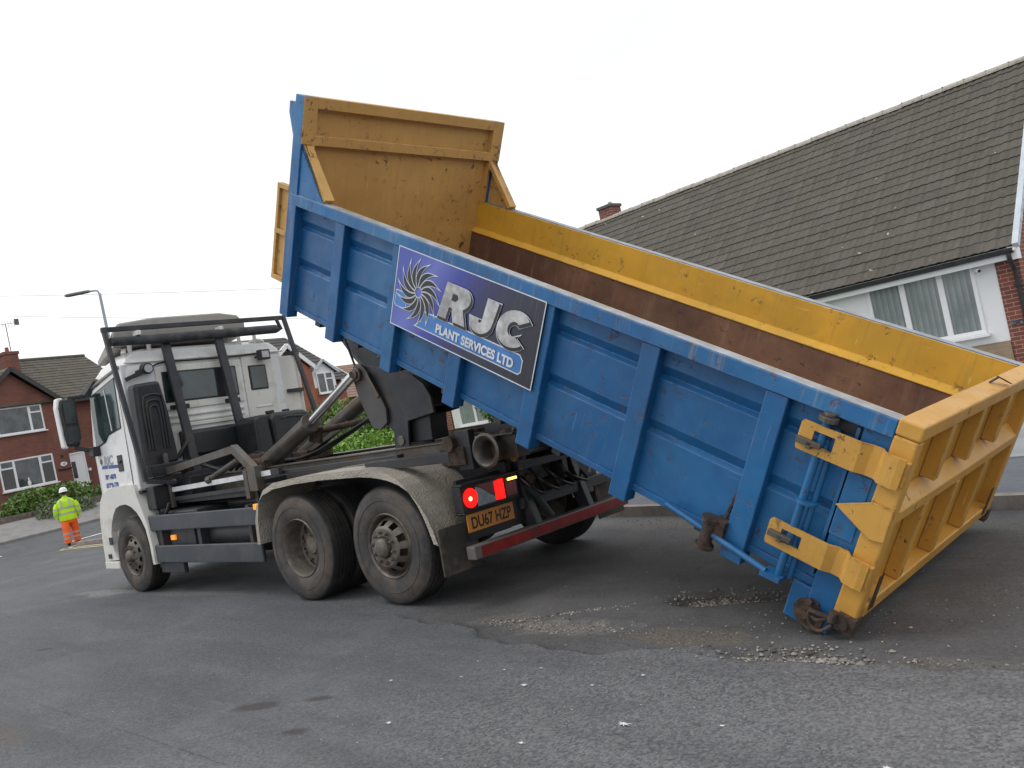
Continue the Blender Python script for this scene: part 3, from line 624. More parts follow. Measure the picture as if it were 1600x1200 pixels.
    # ground rollers and chain hooks
    for sgn in (1, -1):
        c = V(.14, sgn * (H - .12), .065)
        m = MB(); m.cyl(c - V(0, .08, 0), c + V(0, .08, 0), .085, n=24); ro = m.obj('ground_roller', RUSTD, root, .006, True)
        m = MB(); m.prism([(.04, .0), (.10, -.02), (.17, .0), (.20, .06), (.19, .13), (.14, .17), (.09, .165), (.06, .12), (.03, .10)], 'y', *sorted((sgn * (H - .03), sgn * (H - .015))))
        m.cyl(c + V(0, sgn * .09, 0), c + V(0, sgn * .13, 0), .026, n=12); m.cyl((.13, sgn * (H - .02), .15), (.13, sgn * (H + .02), .16), .02, n=8); m.obj('roller_bracket', RUSTD, root, .003)
        m = MB()
        m.cyl((-.02, sgn * (H + .03), .19), (-.02, sgn * (H + .03), .13), .026, n=12); m.cyl((-.05, sgn * (H + .02), .145), (.11, sgn * (H + .02), .12), .016, n=10)
        m.curve([(-.03, sgn * (H + .03), .11), (.02, sgn * (H + .05), .05), (.08, sgn * (H + .045), .06), (.11, sgn * (H + .03), .10), (.10, sgn * (H + .02), .14)], .010); m.curve([(.0, sgn * (H + .02), .13), (.05, sgn * (H + .04), .10), (.10, sgn * (H + .02), .09)], .010)
        m.box(-.14, -.04, *sorted((sgn * (H - .06), sgn * (H + .03))), .10, .20); m.box(-.135, -.131, *sorted((sgn * (H - .22), sgn * (H - .15))), .2, .42)
        m.cyl((-.09, sgn * (H + .02), .15), (-.09, sgn * (H + .055), .15), .022, n=10)
        m.obj('hinge_pin', RUSTD, root, smooth_=True)
    # little lashing studs under the side
    m = MB()
    for u in (4.25, 3.25, 2.6, 1.85): m.bar((u, H - .12, .235), (u - .06, H - .03, .20), .015, .015)
    m.obj('lashing_stud', STEEL, root)
    # ---------------------------------------------------------- sign board
    u0, u1, w0, w1 = 4.035, 2.405, .575, 1.235; SW, SH = u0 - u1, w1 - w0
    bm_, N, L, b = newmat('printed_sign'); v = objvec(N, L); s = N.new('ShaderNodeSeparateXYZ'); L.new(v, s.inputs[0])
    a = math_(N, L, 'DIVIDE', math_(N, L, 'SUBTRACT', u0, s.outputs[0]), SW); h = math_(N, L, 'DIVIDE', math_(N, L, 'SUBTRACT', s.outputs[2], w0), SH)
    r = N.new('ShaderNodeValToRGB'); e = r.color_ramp.elements; e[0].position = 0; e[0].color = (.07, .10, .42, 1); e[1].position = 1; e[1].color = (.022, .024, .034, 1)
    for p, c in ((.2, (.13, .17, .52, 1)), (.36, (.045, .06, .34, 1)), (.55, (.028, .034, .12, 1)), (.72, (.026, .03, .06, 1))):
        q = e.new(p); q.color = c
    L.new(math_(N, L, 'ADD', a, math_(N, L, 'MULTIPLY', math_(N, L, 'SUBTRACT', h, .5), -.22)), r.inputs[0])
    sv = objvec(N, L, (28, 1, 1.2)); stn = ramp(N, L, noise(N, L, sv, 1.6, 6, .7), .52, .78)
    k = math_(N, L, 'MULTIPLY', stn, ramp(N, L, a, .35, .95)); c = mixc(N, L, math_(N, L, 'MULTIPLY', k, .5), r.outputs[0], (.13, .12, .12))
    L.new(c, b.inputs['Base Color']); b.inputs['Roughness'].default_value = .3
    board = MB().box(u1, u0, H - .009, H + .004, w0, w1).obj('sign_board', bm_, root)
    SIL = simple('sign_silver', (.52, .52, .52), .35, .0, .3, 14, (.22, .22, .22), .7, dscale=4); SBLK = simple('sign_black', (.015, .015, .018), .3); SWHT = simple('sign_white', (.66, .69, .74), .4, dirt=(.4, .4, .42), dirt_amt=.3)
    CY = simple('sign_cyan_band', (.05, .19, .50), .3, 0, .5, 2.2)
    def SM(layer, a=0, b=0):  # sign plane: x right (=-u), y up (=w)
        return Matrix(((-1, 0, 0, u0 - a), (0, 0, 1, H + .0055 + layer * .0012), (0, 1, 0, w0 + b), (0, 0, 0, 1)))
    fr = MB(); y0 = H + .0035
    fr.box(u1, u0, y0, y0 + .002, w1 - .008, w1).box(u1, u0, y0, y0 + .002, w0, w0 + .008).box(u1, u1 + .008, y0, y0 + .002, w0 + .008, w1 - .008).box(u0 - .008, u0, y0, y0 + .002, w0 + .008, w1 - .008)
    fr.obj('sign_border', SWHT, board)
    yb = lambda t: SH * (1 - t)
    # banner behind the words
    x0, x1 = .40, 1.50; t0, t1 = .675, .88
    out_ = [(x0, yb(t0)), (x1 - .03, yb(t0)), (x1, yb(t0) - .03), (x1, yb(t1) + .02), (x1 - .02, yb(t1)), (x0 - .08, yb(t1)), (x0 - .02, yb(t1) + .05)]
    put(flat_mesh([out_], .0004, .009), SM(0), 'banner_outline', SWHT, board)
    put(flat_mesh([out_], .0004), SM(1), 'banner', CY, board)
    lb = [(.035, yb(.55)), (.15, yb(.55)), (.17, yb(.74)), (.05, yb(.74)), (.03, yb(.72))]
    put(flat_mesh([lb], .0004, .007), SM(0), 'banner_outline', SWHT, board); put(flat_mesh([lb], .0004), SM(1), 'banner', CY, board)
    # fan emblem: fourteen curved blades
    cx, cy, R0 = .305, yb(.47), .245; blades = []
    for i in range(14):
        th = 2 * pi * i / 14 + .1; pa, pb = [], []
        for j in range(9):
            t = j / 8; r_ = .045 + (R0 - .045) * t; sw_ = -.62 * t ** 1.25; wd = .36 * sin(pi * min(1, (t * .86 + .14)) ** .9) * (1 if t < .8 else (1 - (t - .8) / .2 * .75)) * (.6 + .0 * t) * (1.1 if t < .6 else 1)
            ang = th + sw_; pa.append((cx + r_ * cos(ang + wd), cy + r_ * sin(ang + wd))); pb.append((cx + r_ * cos(ang - wd * .45), cy + r_ * sin(ang - wd * .45)))
        blades.append(pa + pb[::-1])
    for i, bl in enumerate(blades): pass
    me = flat_mesh([[(x, y) for x, y in bl] for bl in blades[:1]], .0004, .0062); bpy.data.meshes.remove(me)
    def multi(loops, layer, off, name, mat):
        bmx = bmesh.new()
        for k, lp in enumerate(loops):
            me = flat_mesh([lp], .0004, off); me.transform(SM(layer)); me.transform(Matrix.Translation((0, .00003 * k, 0))); bmx.from_mesh(me); bpy.data.meshes.remove(me)
        me = bpy.data.meshes.new(name); bmx.to_mesh(me); bmx.free(); return finish(name, me, mat, board)
    multi(blades, 2, .0065, 'emblem_outline', SWHT); multi(blades, 4, 0, 'emblem_blades', SBLK)
    # RJC letters
    def sh(lp, ox): return [((x * .30 + .20 * y * .30) * 1.08 + ox, y * .285) for x, y in lp]
    Rl = [[(0, 0), (.30, 0), (.30, .36), (.40, .36), (.58, 0), (.98, 0), (.76, .42)] + [(x, y) for x, y in arc(.60, .70, .32, -38, 90, 10, .30)] + [(0, 1)], [(.30, .56), (.30, .76), (.46, .76), (.52, .66), (.46, .56)][::-1]]
    Jl = [[(.42, 1), (.80, 1), (.80, .34)] + arc(.44, .34, .36, 0, -150, 12, .34) + [(.04, .40), (.36, .40)] + arc(.40, .34, .05, 180, 330, 5)[1:] + [(.46, .36)]]
    Cl = [arc(.50, .5, .50, 42, 318, 22, .50) + [(.60, .33)] + arc(.50, .5, .17, -50, -310, 12, .20) + [(.62, .66)]]
    bx = .565; by = yb(.635)
    for nm, lp, ox in (('letter_R', Rl, 0), ('letter_J', Jl, .315), ('letter_C', Cl, .615)):
        loops = [sh(l_, bx + ox) for l_ in lp]; loops = [[(x, y + by - (.00 if nm != 'x' else 0)) for x, y in l_] for l_ in loops]
        put(flat_mesh([[(x + .010, y - .012) for x, y in loops[0]]], .0004, .014), SM(6), 'letter_outline', SWHT, board)
        put(flat_mesh([[(x + .012, y - .014) for x, y in l_] for l_ in loops[:1]], .0004, .009), SM(7), 'letter_shadow', SBLK, board)
        put(flat_mesh(loops, .0004, 0), SM(8), 'letter', SIL, board)
    me = text_mesh('PLANT SERVICES LTD', .098, .0004, .0042, .0, .86, spacing=1.02); xs = [v.co.x for v in me.vertices]; wd = max(xs) - min(xs)
    me.transform(Matrix.Diagonal((.86 / wd, 1, 1, 1))); put(me, SM(5, .565, yb(.845)), 'lettering', SWHT, board)
    return root
build_container()
# ================================================================== lorry
def wheel(root, x, side, kind, z=.522):
    """side +1 = left (towards the camera). kind: 'steer', 'dual', 'tag'"""
    s = side; R = .522; yo = 1.235 * s; q_ = .91 if kind == 'steer' else 1; z *= q_; lathe_ = lambda m_, pr_, *a_, **k_: m_.lathe([(r_ * q_, y_) for r_, y_ in pr_], *a_, **k_)
    def tyre(yout):
        p = [(.288, yout - .018 * s), (.305, yout - .004 * s), (.36, yout + .004 * s), (.43, yout + .006 * s), (.475, yout - .006 * s), (.497, yout - .022 * s)]
        side_ = p; tread = [(.497, yout - .022 * s), (.512, yout - .028 * s), (R, yout - .055 * s)]
        for k in range(4):
            y = yout - (.085 + k * .045) * s; tread += [(R + .001, y + .008 * s), (R - .012, y + .006 * s), (R - .012, y - .006 * s), (R + .001, y - .008 * s)]
        tread += [(R, yout - .255 * s), (.497, yout - .285 * s), (.43, yout - .305 * s), (.30, yout - .29 * s)]
        return side_, tread
    rim = MB()
    if kind == 'steer': ph = [(.290, yo - .015 * s), (.282, yo - .004 * s), (.268, yo - .02 * s), (.262, yo - .05 * s), (.245, yo - .045 * s), (.225, yo - .02 * s), (.192, yo - .006 * s), (.155, yo + .012 * s), (.10, yo + .012 * s)]
    elif kind == 'tag': ph = [(.290, yo - .015 * s), (.282, yo - .004 * s), (.268, yo - .02 * s), (.260, yo - .10 * s), (.245, yo - .075 * s), (.222, yo - .03 * s), (.185, yo + .03 * s), (.168, yo + .045 * s), (.10, yo + .045 * s)]
    else: ph = [(.290, yo - .015 * s), (.282, yo - .004 * s), (.266, yo - .03 * s), (.262, yo - .15 * s), (.255, yo - .19 * s), (.235, yo - .20 * s), (.175, yo - .185 * s), (.10, yo - .18 * s)]
    hj = 4 if kind != 'dual' else 4
    lathe_(rim, ph, x, z, 60, skip=lambda j, i: j == (5 if kind != 'dual' else 5) and (i % 6) in (1, 2, 3))
    w = rim.obj('wheel', RIM, root, smooth_=True, angle=30)
    tb = MB(); youts = [yo] if kind != 'dual' else [yo, yo - .335 * s]
    sw = MB()
    for y in youts:
        a, b = tyre(y); lathe_(sw, a, x, z, 72); lathe_(tb, b, x, z, 72)
        lathe_(tb, [(.288, y - .02 * s), (.284, y - .28 * s)], x, z, 48)
    # shallow sidewall rings
    lathe_(sw, [(.40, youts[0] + .0085 * s), (.405, youts[0] + .011 * s), (.41, youts[0] + .0085 * s)], x, z, 72)
    sw.obj('tyre_sidewall', RUBBERD, w, smooth_=True, angle=60); tb.obj('tyre', RUBBER, w, smooth_=True, angle=35)
    yh = {'steer': yo + .012 * s, 'tag': yo + .045 * s, 'dual': yo - .18 * s}[kind]
    hb = MB()
    if kind == 'dual': lathe_(hb, [(.10, yh), (.10, yh + .02 * s), (.085, yh + .045 * s), (.04, yh + .05 * s), (.0, yh + .05 * s)], x, z, 28)
    else: lathe_(hb, [(.10, yh), (.088, yh - .02 * s), (.085, yh + .03 * s), (.065, yh + .055 * s), (.055, yh + .06 * s), (.0, yh + .062 * s)], x, z, 28)
    lathe_(hb, [(.26, yo - .22 * s), (.0, yo - .22 * s)], x, z, 28)
    nb = hb; rn = .1675 if kind == 'dual' else .135
    for i in range(10):
        a = 2 * pi * i / 10 + .2; c = V(x + q_ * rn * cos(a), yh, z + q_ * rn * sin(a)); nb.cyl(c - V(0, .004 * s, 0), c + V(0, .022 * s, 0), .0165, n=6); nb.cyl(c, c + V(0, .035 * s, 0), .010, n=6)
    for i in range(8 if kind != 'dual' else 0):
        a = 2 * pi * i / 8; c = V(x + .06 * cos(a), yh + .03 * s, z + .06 * sin(a)); nb.cyl(c, c + V(0, .014 * s, 0), .009, n=6)
    nb.obj('hub', RIM, w, smooth_=True, angle=35)
def build_truck():
    root = thing('hooklift_lorry', 'white three-axle hooklift lorry with lit tail lamp, holding up the tipped blue container', 'lorry', G.copy())
    for s in (1, -1):
        wheel(root, 0, s, 'tag'); wheel(root, 1.35, s, 'dual'); wheel(root, 5.07, s, 'steer')
    for x in (0, 1.35, 5.07): MB().cyl((x, -.95, .52), (x, .95, .52), .075).box(x - .16, x + .16, -.18, .18, .36, .68).obj('axle', DARK, root)
    # chassis rails, subframe of the hooklift
    for s in (1, -1):
        MB().box(-.78, 6.0, *sorted((s * .36, s * .44)), .78, 1.07).obj('chassis_rail', DARK, root, .006)
        MB().box(-1.05, 4.35, *sorted((s * .38, s * .54)), 1.10, 1.30).box(-1.05, 4.3, *sorted((s * .36, s * .57)), 1.302, 1.318).obj('subframe_rail', STEEL, root, .004)
    for x in (-.6, .65, 2.0, 3.0, 4.0): MB().box(x - .06, x + .06, -.36, .36, .82, 1.02).obj('crossmember', DARK, root)
    MB().box(-.82, -.72, -1.10, .34, .62, .72).box(-.90, -.84, -.34, .34, .97, 1.04).obj('rear_crossmember', DARK, root, .005)
    MB().box(-.78, 4.2, -.36, .36, 1.08, 1.10).obj('subframe_plate', DARK, root)
    # flared roller drums at the tail with their brackets
    for s in (1, -1):
        m = MB(); y = s * .55
        m.lathe([(.0, y - .05 * s), (.082, y - .05 * s), (.080, y + .08 * s), (.095, y + .13 * s), (.132, y + .158 * s), (.154, y + .148 * s), (.150, y + .130 * s), (.11, y + .06 * s), (.10, y - .10 * s), (.15, y - .15 * s), (.15, y - .165 * s), (.04, y - .165 * s)], -.83, 1.20, 36)
        m.obj('guide_roller', STEEL, root, smooth_=True, angle=40)
        MB().cyl((-.83, s * .3, 1.2), (-.83, s * .5, 1.2), .045).box(-.95, -.55, *sorted((s * .33, s * .37)), 1.05, 1.42).box(-.62, -.45, *sorted((s * .58, s * .66)), 1.05, 1.40).obj('roller_bracket', DARK, root, .005)
        MB().box(-.55, -.25, *sorted((s * .60, s * .68)), 1.10, 1.26).cyl((-.4, s * .45, 1.3), (-.4, s * .72, 1.3), .07).obj('body_lock', RUSTD, root, .004)
    lk = MB(); lk.prism([(-.15, 1.32), (.42, 1.32), (.40, 1.36), (-.1, 1.37)], 'y', -.45, -.40); lk.prism([(-.6, 1.32), (-.2, 1.32), (-.25, 1.44), (-.35, 1.50), (-.5, 1.48)], 'y', -.6, -.5); lk.prism([(-.75, 1.3), (-.6, 1.3), (-.62, 1.52), (-.72, 1.52)], 'y', -.25, -.2); lk.prism([(-.5, 1.3), (-.42, 1.3), (-.42, 1.5), (-.5, 1.52)], 'y', .0, .05)
    lk.cyl((-.55, -.6, 1.42), (-.55, .1, 1.42), .035); lk.obj('tail_linkage', RUSTD, root, .004)
    m = MB(); m.curve([(.15, -.9, 1.45), (.35, -.95, 1.62), (.05, -.98, 1.60), (-.25, -1.0, 1.45)], .055, 10); m.obj('far_hose_arm', STEEL, root, smooth_=True)
    MB().box(-.9, 2.2, -1.0, -.92, 1.20, 1.38).obj('far_side_rail', RUSTD, root, .005)
    MB().box(-.9, 1.0, -1.15, -1.0, 1.10, 1.2).obj('far_mudguard_top', CHEQ, root)
    # main arm: two curved cheek plates, cross box and hook arm rising ahead of the container
    cheek = [(1.17, 2.13), (1.12, 2.22), (1.0, 2.22), (.92, 2.12), (.80, 1.91), (.72, 1.72), (.74, 1.58), (.86, 1.52), (.97, 1.55), (1.05, 1.72), (1.12, 1.9)]
    for y in (.40, .0): MB().prism(cheek, 'y', y - .03, y).obj('arm_cheek_plate', simple('pale_arm_steel', (.085, .085, .085), .5, .2, .15, 5, (.08, .065, .05), .5), root, .006)
    body = [(1.06, 2.22), (.79, 2.16), (.50, 2.09), (.30, 2.0), (.16, 1.89), (.09, 1.76), (.08, 1.60), (.47, 1.56), (.52, 1.26), (.74, 1.27), (.70, 1.48), (.80, 1.56), (1.0, 1.75)]
    for y in (.362, .04): MB().prism(body, 'y', y - .03, y).obj('arm_side_plate', DARK, root, .006)
    MB().prism([(1.0, 2.18), (.50, 2.05), (.20, 1.86), (.12, 1.66), (.50, 1.62), (.80, 1.62), (.95, 1.80)], 'y', .043, .33).obj('arm_body', DARK, root, .01)
    MB().prism([(.62, 1.62), (.22, 1.60), (.24, 1.34), (.70, 1.34)], 'y', .06, .29).obj('arm_lower_box', BLK, root, .01)
    m = MB(); m.bar((.92, .408, 2.10), (.79, .408, 1.85), .02, .045); m.obj('arm_stiffener', STEEL, root, .004)
    m = MB(); m.cyl((1.06, -.28, 2.12), (1.06, .44, 2.12), .07).cyl((1.06, .43, 2.12), (1.06, .46, 2.12), .04); m.obj('pivot_pin', STEEL, root, .004, True); MB().cyl((.61, .30, 1.38), (.61, .375, 1.38), .05).obj('pivot_pin', STEEL, root, .004, True)
    # jib continuing up between container runners to the hook
    m = MB(); A, B = V(1.02, 0, 2.20), V(1.55, 0, 2.78)
    m.bar((.72, .02, 1.98), (1.52, .02, 2.74), .34, .30); m.obj('jib_box', DARK, root, .01)
    m = MB(); m.bar((1.46, .02, 2.62), (.93, .02, 3.72), .24, .22, (1, 0, 0)); m.prism([(.80, 3.62), (1.06, 3.66), (1.02, 3.86), (.86, 3.94), (.66, 3.88), (.58, 3.76), (.64, 3.74), (.74, 3.80), (.84, 3.76)], 'y', -.05, .07); m.obj('hook_arm', DARK, root, .008)
    m = MB(); m.prism([(1.86, 2.70), (1.60, 2.35), (1.40, 2.14), (1.10, 2.05), (.80, 2.10), (1.10, 2.75)], 'y', -.05, .0); m.obj('jib_gusset', simple('pale_arm_steel', (.13, .125, .12)), root, .006)
    m = MB(); m.cyl((1.36, .26, 2.54), (1.28, .24, 2.2), .012); m.obj('arm_hose_rod', BLK, root)
    # lift rams
    rm = MB(); a, b, c = V(3.02, .45, 1.33), V(1.99, .45, 1.71), V(1.10, .45, 2.12)
    rm.cyl(a, b, .095, n=28).cyl(b, b + (b - a).normalized() * .04, .107, n=28).cyl(a, a - (b - a).normalized() * .1, .07); ram = rm.obj('lift_ram', STEEL, root, .004, True)
    MB().cyl(b, V(1.08, .45, 2.12), .05, n=24).obj('ram_rod', CHROME, ram, 0, True)
    rm = MB(); a2, b2 = V(3.5, -.2, 1.24), V(1.72, -.2, 1.90)
    rm.cyl(a2, b2, .092, n=28).cyl(b2, b2 + (b2 - a2).normalized() * .05, .10, n=28); rm.bar((3.1, -.09, 1.33), (2.0, -.09, 1.66), .03, .05); ram2 = rm.obj('lift_ram', STEEL, root, .004, True)
    MB().cyl(b2, V(1.08, -.2, 2.12), .05, n=24).obj('ram_rod', CHROME, ram2, 0, True)
    m = MB(); m.prism([(2.02, 1.48), (2.22, 1.52), (2.14, 1.68), (1.98, 1.66)], 'y', .28, .33); m.cyl((2.1, .27, 1.62), (1.5, -.3, 1.66), .035); m.obj('ram_bracket', RUSTD, root, .004)
    m = MB()
    for k in range(3):
        z0 = 1.30 + .02 * k; m.curve([(4.1, .30 - .09 * k, 1.30), (3.7, .28 - .08 * k, 1.46 + .02 * k), (3.2, .25 - .1 * k, 1.36), (2.6, .15 - .08 * k, 1.36), (2.0, .1 - .05 * k, 1.5), (1.3, .05, 1.7)], .017, 6)
    m.obj('hydraulic_hoses', BLK, root, smooth_=True)
    m = MB(); m.box(3.2, 3.75, -.3, .3, 1.32, 1.48).box(2.75, 3.15, .32, .60, 1.30, 1.40).cyl((2.95, .62, 1.36), (2.95, .25, 1.36), .07).box(2.8, 3.1, -.4, -.02, 1.3, 1.42); m.obj('valve_block', RUSTD, root, .008)
    # near side ladder frame between cab and mudguard: rails, struts
    m = MB(); m.bar((4.45, .92, 1.215), (1.95, .92, 1.275), .05, .07); m.bar((4.45, .92, 1.10), (1.95, .92, 1.14), .04, .05); rl = m.obj('side_rail', DARK, root, .004)
    RT_ = simple('white_marker_tape', (.68, .69, .70), .35, 0, .1, 9, (.4, .4, .38), .4)
    for xa, xb in ((4.42, 2.62), (2.38, 2.10)): MB().bar((xa, .947, 1.217 + (4.45 - xa) * .024), (xb, .947, 1.217 + (4.45 - xb) * .024), .004, .055).obj('marker_tape', RT_, rl)
    m = MB(); m.bar((5.0, .97, 1.40), (2.72, .97, 1.58), .07, .085); m.bar((2.72, .97, 1.60), (2.36, .97, 1.33), .08, .085); m.box(2.28, 2.44, .92, 1.02, 1.1, 1.36); m.box(2.52, 2.6, .90, .98, 1.02, 1.33)
    m.bar((4.35, .95, 1.0), (4.38, .95, 1.68), .05, .05); m.cyl((5.0, .95, 1.66), (4.42, .95, 1.50), .045, n=14); m.cyl((3.4, .93, 1.29), (2.72, .93, 1.46), .036, n=12); m.cyl((3.35, .93, 1.29), (3.45, .93, 1.28), .05, n=12)
    m.obj('catwalk_frame', STEEL, root, .004)
    m = MB(); m.box(1.95, 4.5, .45, .90, 1.04, 1.10); m.box(2.45, 2.52, .5, .93, .95, 1.2); m.obj('catwalk_deck', DARK, root, .005)
    # tanks and boxes behind the guard rails
    m = MB(); m.cyl((2.45, .85, .66), (3.35, .85, .66), .235, n=28); m.obj('fuel_tank', BLK, root, .01, True)
    MB().box(3.55, 4.35, .55, 1.08, .42, .98).obj('battery_box', BLK, root, .03)
    MB().box(3.65, 4.25, 1.082, 1.10, .5, .9).obj('battery_box_lid', DARK, root, .01)
    MB().cyl((2.35, .6, .95), (4.3, .6, .95), .09, n=18).obj('air_tank', BLK, root, .01, True)
    for z0, z1 in ((.765, .955), (.375, .585)):
        MB().box(2.08, 4.56, 1.17, 1.205, z0, z1).obj('side_guard_rail', SLATE, root, .012)
    for x in (2.3, 3.4, 4.35): MB().box(x - .03, x + .03, 1.05, 1.17, .38, .98).obj('side_guard_bracket', DARK, root)
    AMB = simple('amber_marker_lit', (.9, .35, .04), .3, emit=(1, .30, .03), es=.55)
    MB().box(4.1, 4.2, 1.10, 1.13, .63, .69).obj('side_marker_lamp', AMB, root, .006); MB().box(2.10, 2.16, 1.08, 1.11, .66, .72).obj('side_marker_lamp', AMB, root, .006)
    MB().box(1.98, 2.05, 1.2, 1.245, .93, .99).obj('side_marker_lamp', AMB, root, .006)
    # chequer plate mudguards
    path = [(1.96, .58), (1.94, .82), (1.88, 1.0), (1.76, 1.12), (1.56, 1.18), (1.2, 1.205), (.79, 1.215), (.4, 1.21), (.2, 1.205), (.04, 1.19), (-.10, 1.165), (-.20, 1.135), (-.30, 1.09), (-.38, 1.03), (-.45, .955), (-.51, .87), (-.56, .77), (-.60, .66), (-.635, .54)]
    for s in (1, -1):
        m = MB(); m.strip(path, *sorted((s * .62, s * 1.275)), th=-.006)
        lipm = MB()
        for i in range(len(path) - 1):
            (a, b), (c, d) = path[i], path[i + 1]; e = Vector((c - a, d - b)).normalized(); n0 = Vector((e.y, -e.x)) * -1
        n = len(path); inn = []
        for i in range(n):
            a = path[max(i - 1, 0)]; b = path[min(i + 1, n - 1)]; d = Vector((b[0] - a[0], b[1] - a[1])).normalized(); inn.append((path[i][0] - d.y * -1 * -.055 * -1, path[i][1] + d.x * .055))
        for i in range(n - 1):
            lipm.prism([path[i], path[i + 1], inn[i + 1], inn[i]], 'y', *sorted((s * 1.27, s * 1.278)))
        m.obj('mudguard', CHEQ, root, smooth_=True, angle=35); lipm.obj('mudguard_lip', CHEQ, root)
        # guard tail continuing behind the wheel with flat panel to the lamp, flap below
        MB().box(-.70, -.66, *sorted((s * .33, s * .98)), .70, 1.00).obj('mudguard_back_plate', BLK, root, .004)
        MB().box(-.735, -.715, *sorted((s * .86, s * 1.30)), .27, .66).obj('mud_flap', simple('muddy_rubber_flap', (.045, .040, .034), .75, 0, .3, 5, (.16, .13, .10), .6, dscale=4), root, .006)
    m = MB(); m.box(-.80, .30, 1.02, 1.10, 1.245, 1.255); m.box(-.80, .30, 1.095, 1.105, 1.17, 1.25); m.obj('black_angle_rail', BLK, root, .003)
    m = MB(); m.box(.1, 2.0, .80, .88, 1.235, 1.275); m.obj('black_angle_rail', BLK, root, .003)
    # tail lamp
    m = MB(); m.box(-.80, -.70, .33, 1.045, .735, .955); m.box(-.83, -.70, .30, 1.05, .955, .972); m.box(-.815, -.70, .32, 1.05, .722, .735); lamp = m.obj('tail_lamp', BLK, root, .006)
    REDL = simple('tail_lamp_red_lit', (.8, .02, .01), .2, emit=(1, .004, .002), es=1.1); REDO = simple('tail_lamp_red_unlit', (.20, .012, .015), .12, 0, .2, 12); CLR = simple('reversing_lens', (.26, .30, .36), .12, 0, .25, 18)
    HOT = simple('tail_bulb', (1, .5, .2), .2, emit=(1, .55, .25), es=3)
    m = MB(); m.cyl((-.801, .945, .845), (-.812, .945, .845), .082, n=24); m.obj('red_round_lens', REDL, lamp, smooth_=True)
    MB().cyl((-.812, .955, .84), (-.818, .955, .84), .018, n=10).obj('lamp_bulb', HOT, lamp)
    MB().box(-.809, -.800, .52, .60, .762, .935).box(-.8085, -.800, .60, .64, .765, .93).obj('red_brake_lens', REDL, lamp, .004)
    m = MB(); m.prism([(.865, .76), (.645, .76), (.645, .80), (.72, .845), (.80, .90), (.87, .925)], 'x', -.806, -.8); m.obj('clear_lens', CLR, lamp)
    m = MB(); m.prism([(.862, .935), (.645, .935), (.645, .805), (.72, .85), (.80, .905)], 'x', -.8055, -.8); m.obj('dark_red_lens', REDO, lamp)
    MB().box(-.806, -.8, .36, .50, .77, .93).obj('dark_lens', REDO, lamp)
    m = MB()
    for k in range(4): m.box(-.835, -.822, .37 + .03 * k, .392 + .03 * k, .905, .925)
    MB().box(-.822, -.79, .35, .52, .895, .935).obj('led_lamp_body', BLK, lamp, .004)
    m.obj('amber_led', simple('amber_led_lit', (1, .6, .1), .3, emit=(1, .55, .10), es=3.5), lamp)
    m = MB(); m.cyl((-.80, .20, .87), (-.86, .20, .87), .05, n=18); m.obj('rear_work_lamp', RUSTD, root, .004, True)
    # number plate
    m = MB(); m.box(-.795, -.785, .435, 1.015, .565, .715); pl = m.obj('number_plate', simple('amber_number_plate', (.62, .25, .045), .4, 0, .06, 6, (.3, .15, .06), .4), root, .003)
    me = text_mesh('DU67 HZP', .135, .0008, .0025, sx=.8, align='CENTER'); me.transform(Matrix(((0, 0, -1, -.7965), (-1, 0, 0, .725), (0, 1, 0, .592), (0, 0, 0, 1)))); finish('plate_lettering', me, simple('plate_black', (.02, .02, .02), .4), pl)
    MB().box(-.785, -.74, .3, 1.0, .50, .74).obj('plate_bracket', BLK, root)
    # underrun bar
    m = MB(); m.box(-.93, -.83, -1.12, 1.12, .365, .475); ub = m.obj('underrun_bar', simple('dirty_bar_paint', (.15, .14, .13), .5, 0, .1, 6, (.09, .08, .07), .5), root, .012)
    MB().box(-.934, -.931, -1.10, 1.04, .378, .462).obj('red_reflective_strip', simple('red_reflective_tape', (.30, .018, .018), .25, 0, .3, 9, (.12, .04, .035), .6), ub)
    for y in (.24, -.55): m = MB(); m.prism([(-.92, .42), (-.80, .40), (-.62, .85), (-.62, 1.05), (-.75, 1.05), (-.78, .88)], 'y', y - .04, y + .04); m.obj('underrun_bracket', DARK, root, .006)
    m = MB(); m.bar((-.84, .22, .80), (-.86, .02, .50), .07, .03, (0, 1, 0)); m.obj('stay', simple('greenish_stay', (.05, .065, .06), .6), root)
    m = MB()
    for k in range(4): m.curve([(-.7, -.2 * k + .3, 1.0), (-.88, -.2 * k + .25, .8), (-.9, -.22 * k + .1, .72), (-.7, -.2 * k, .9)], .014, 6)
    m.obj('tail_air_hoses', BLK, root, smooth_=True)
    # -------------------------------------------------------------- cab
    def ring(z, xr, xs, xf, yh, cr=.06):
        pts = [(xr, -yh + cr), (xr, yh - cr), (xr + cr * .3, yh - cr * .3), (xr + cr, yh), (xs, yh), (xs + (xf - xs) * .35, yh - .06), (xf - .12, yh - .22), (xf - .02, yh - .48), (xf, 0)]
        full = pts + [(x, -y) for x, y in pts[-2:3:-1]] + [(xr + cr, -yh), (xr + cr * .3, -yh + cr * .3)]
        return [(x, y, z) for x, y in full]
    rings = [ring(1.27, 4.66, 5.72, 6.38, 1.19), ring(1.95, 4.65, 5.74, 6.40, 1.195), ring(2.60, 4.65, 5.66, 6.22, 1.185), ring(2.78, 4.65, 5.52, 6.10, 1.17), ring(2.92, 4.67, 5.3, 5.95, 1.12), ring(3.02, 4.72, 5.1, 5.75, 1.03), ring(3.07, 4.85, 5.0, 5.5, .85)]
    m = MB(); n = len(rings[0])
    for r_ in rings: m.v += r_
    for j in range(len(rings) - 1):
        for i in range(n): m.f.append((j * n + i, j * n + (i + 1) % n, (j + 1) * n + (i + 1) % n, (j + 1) * n + i))
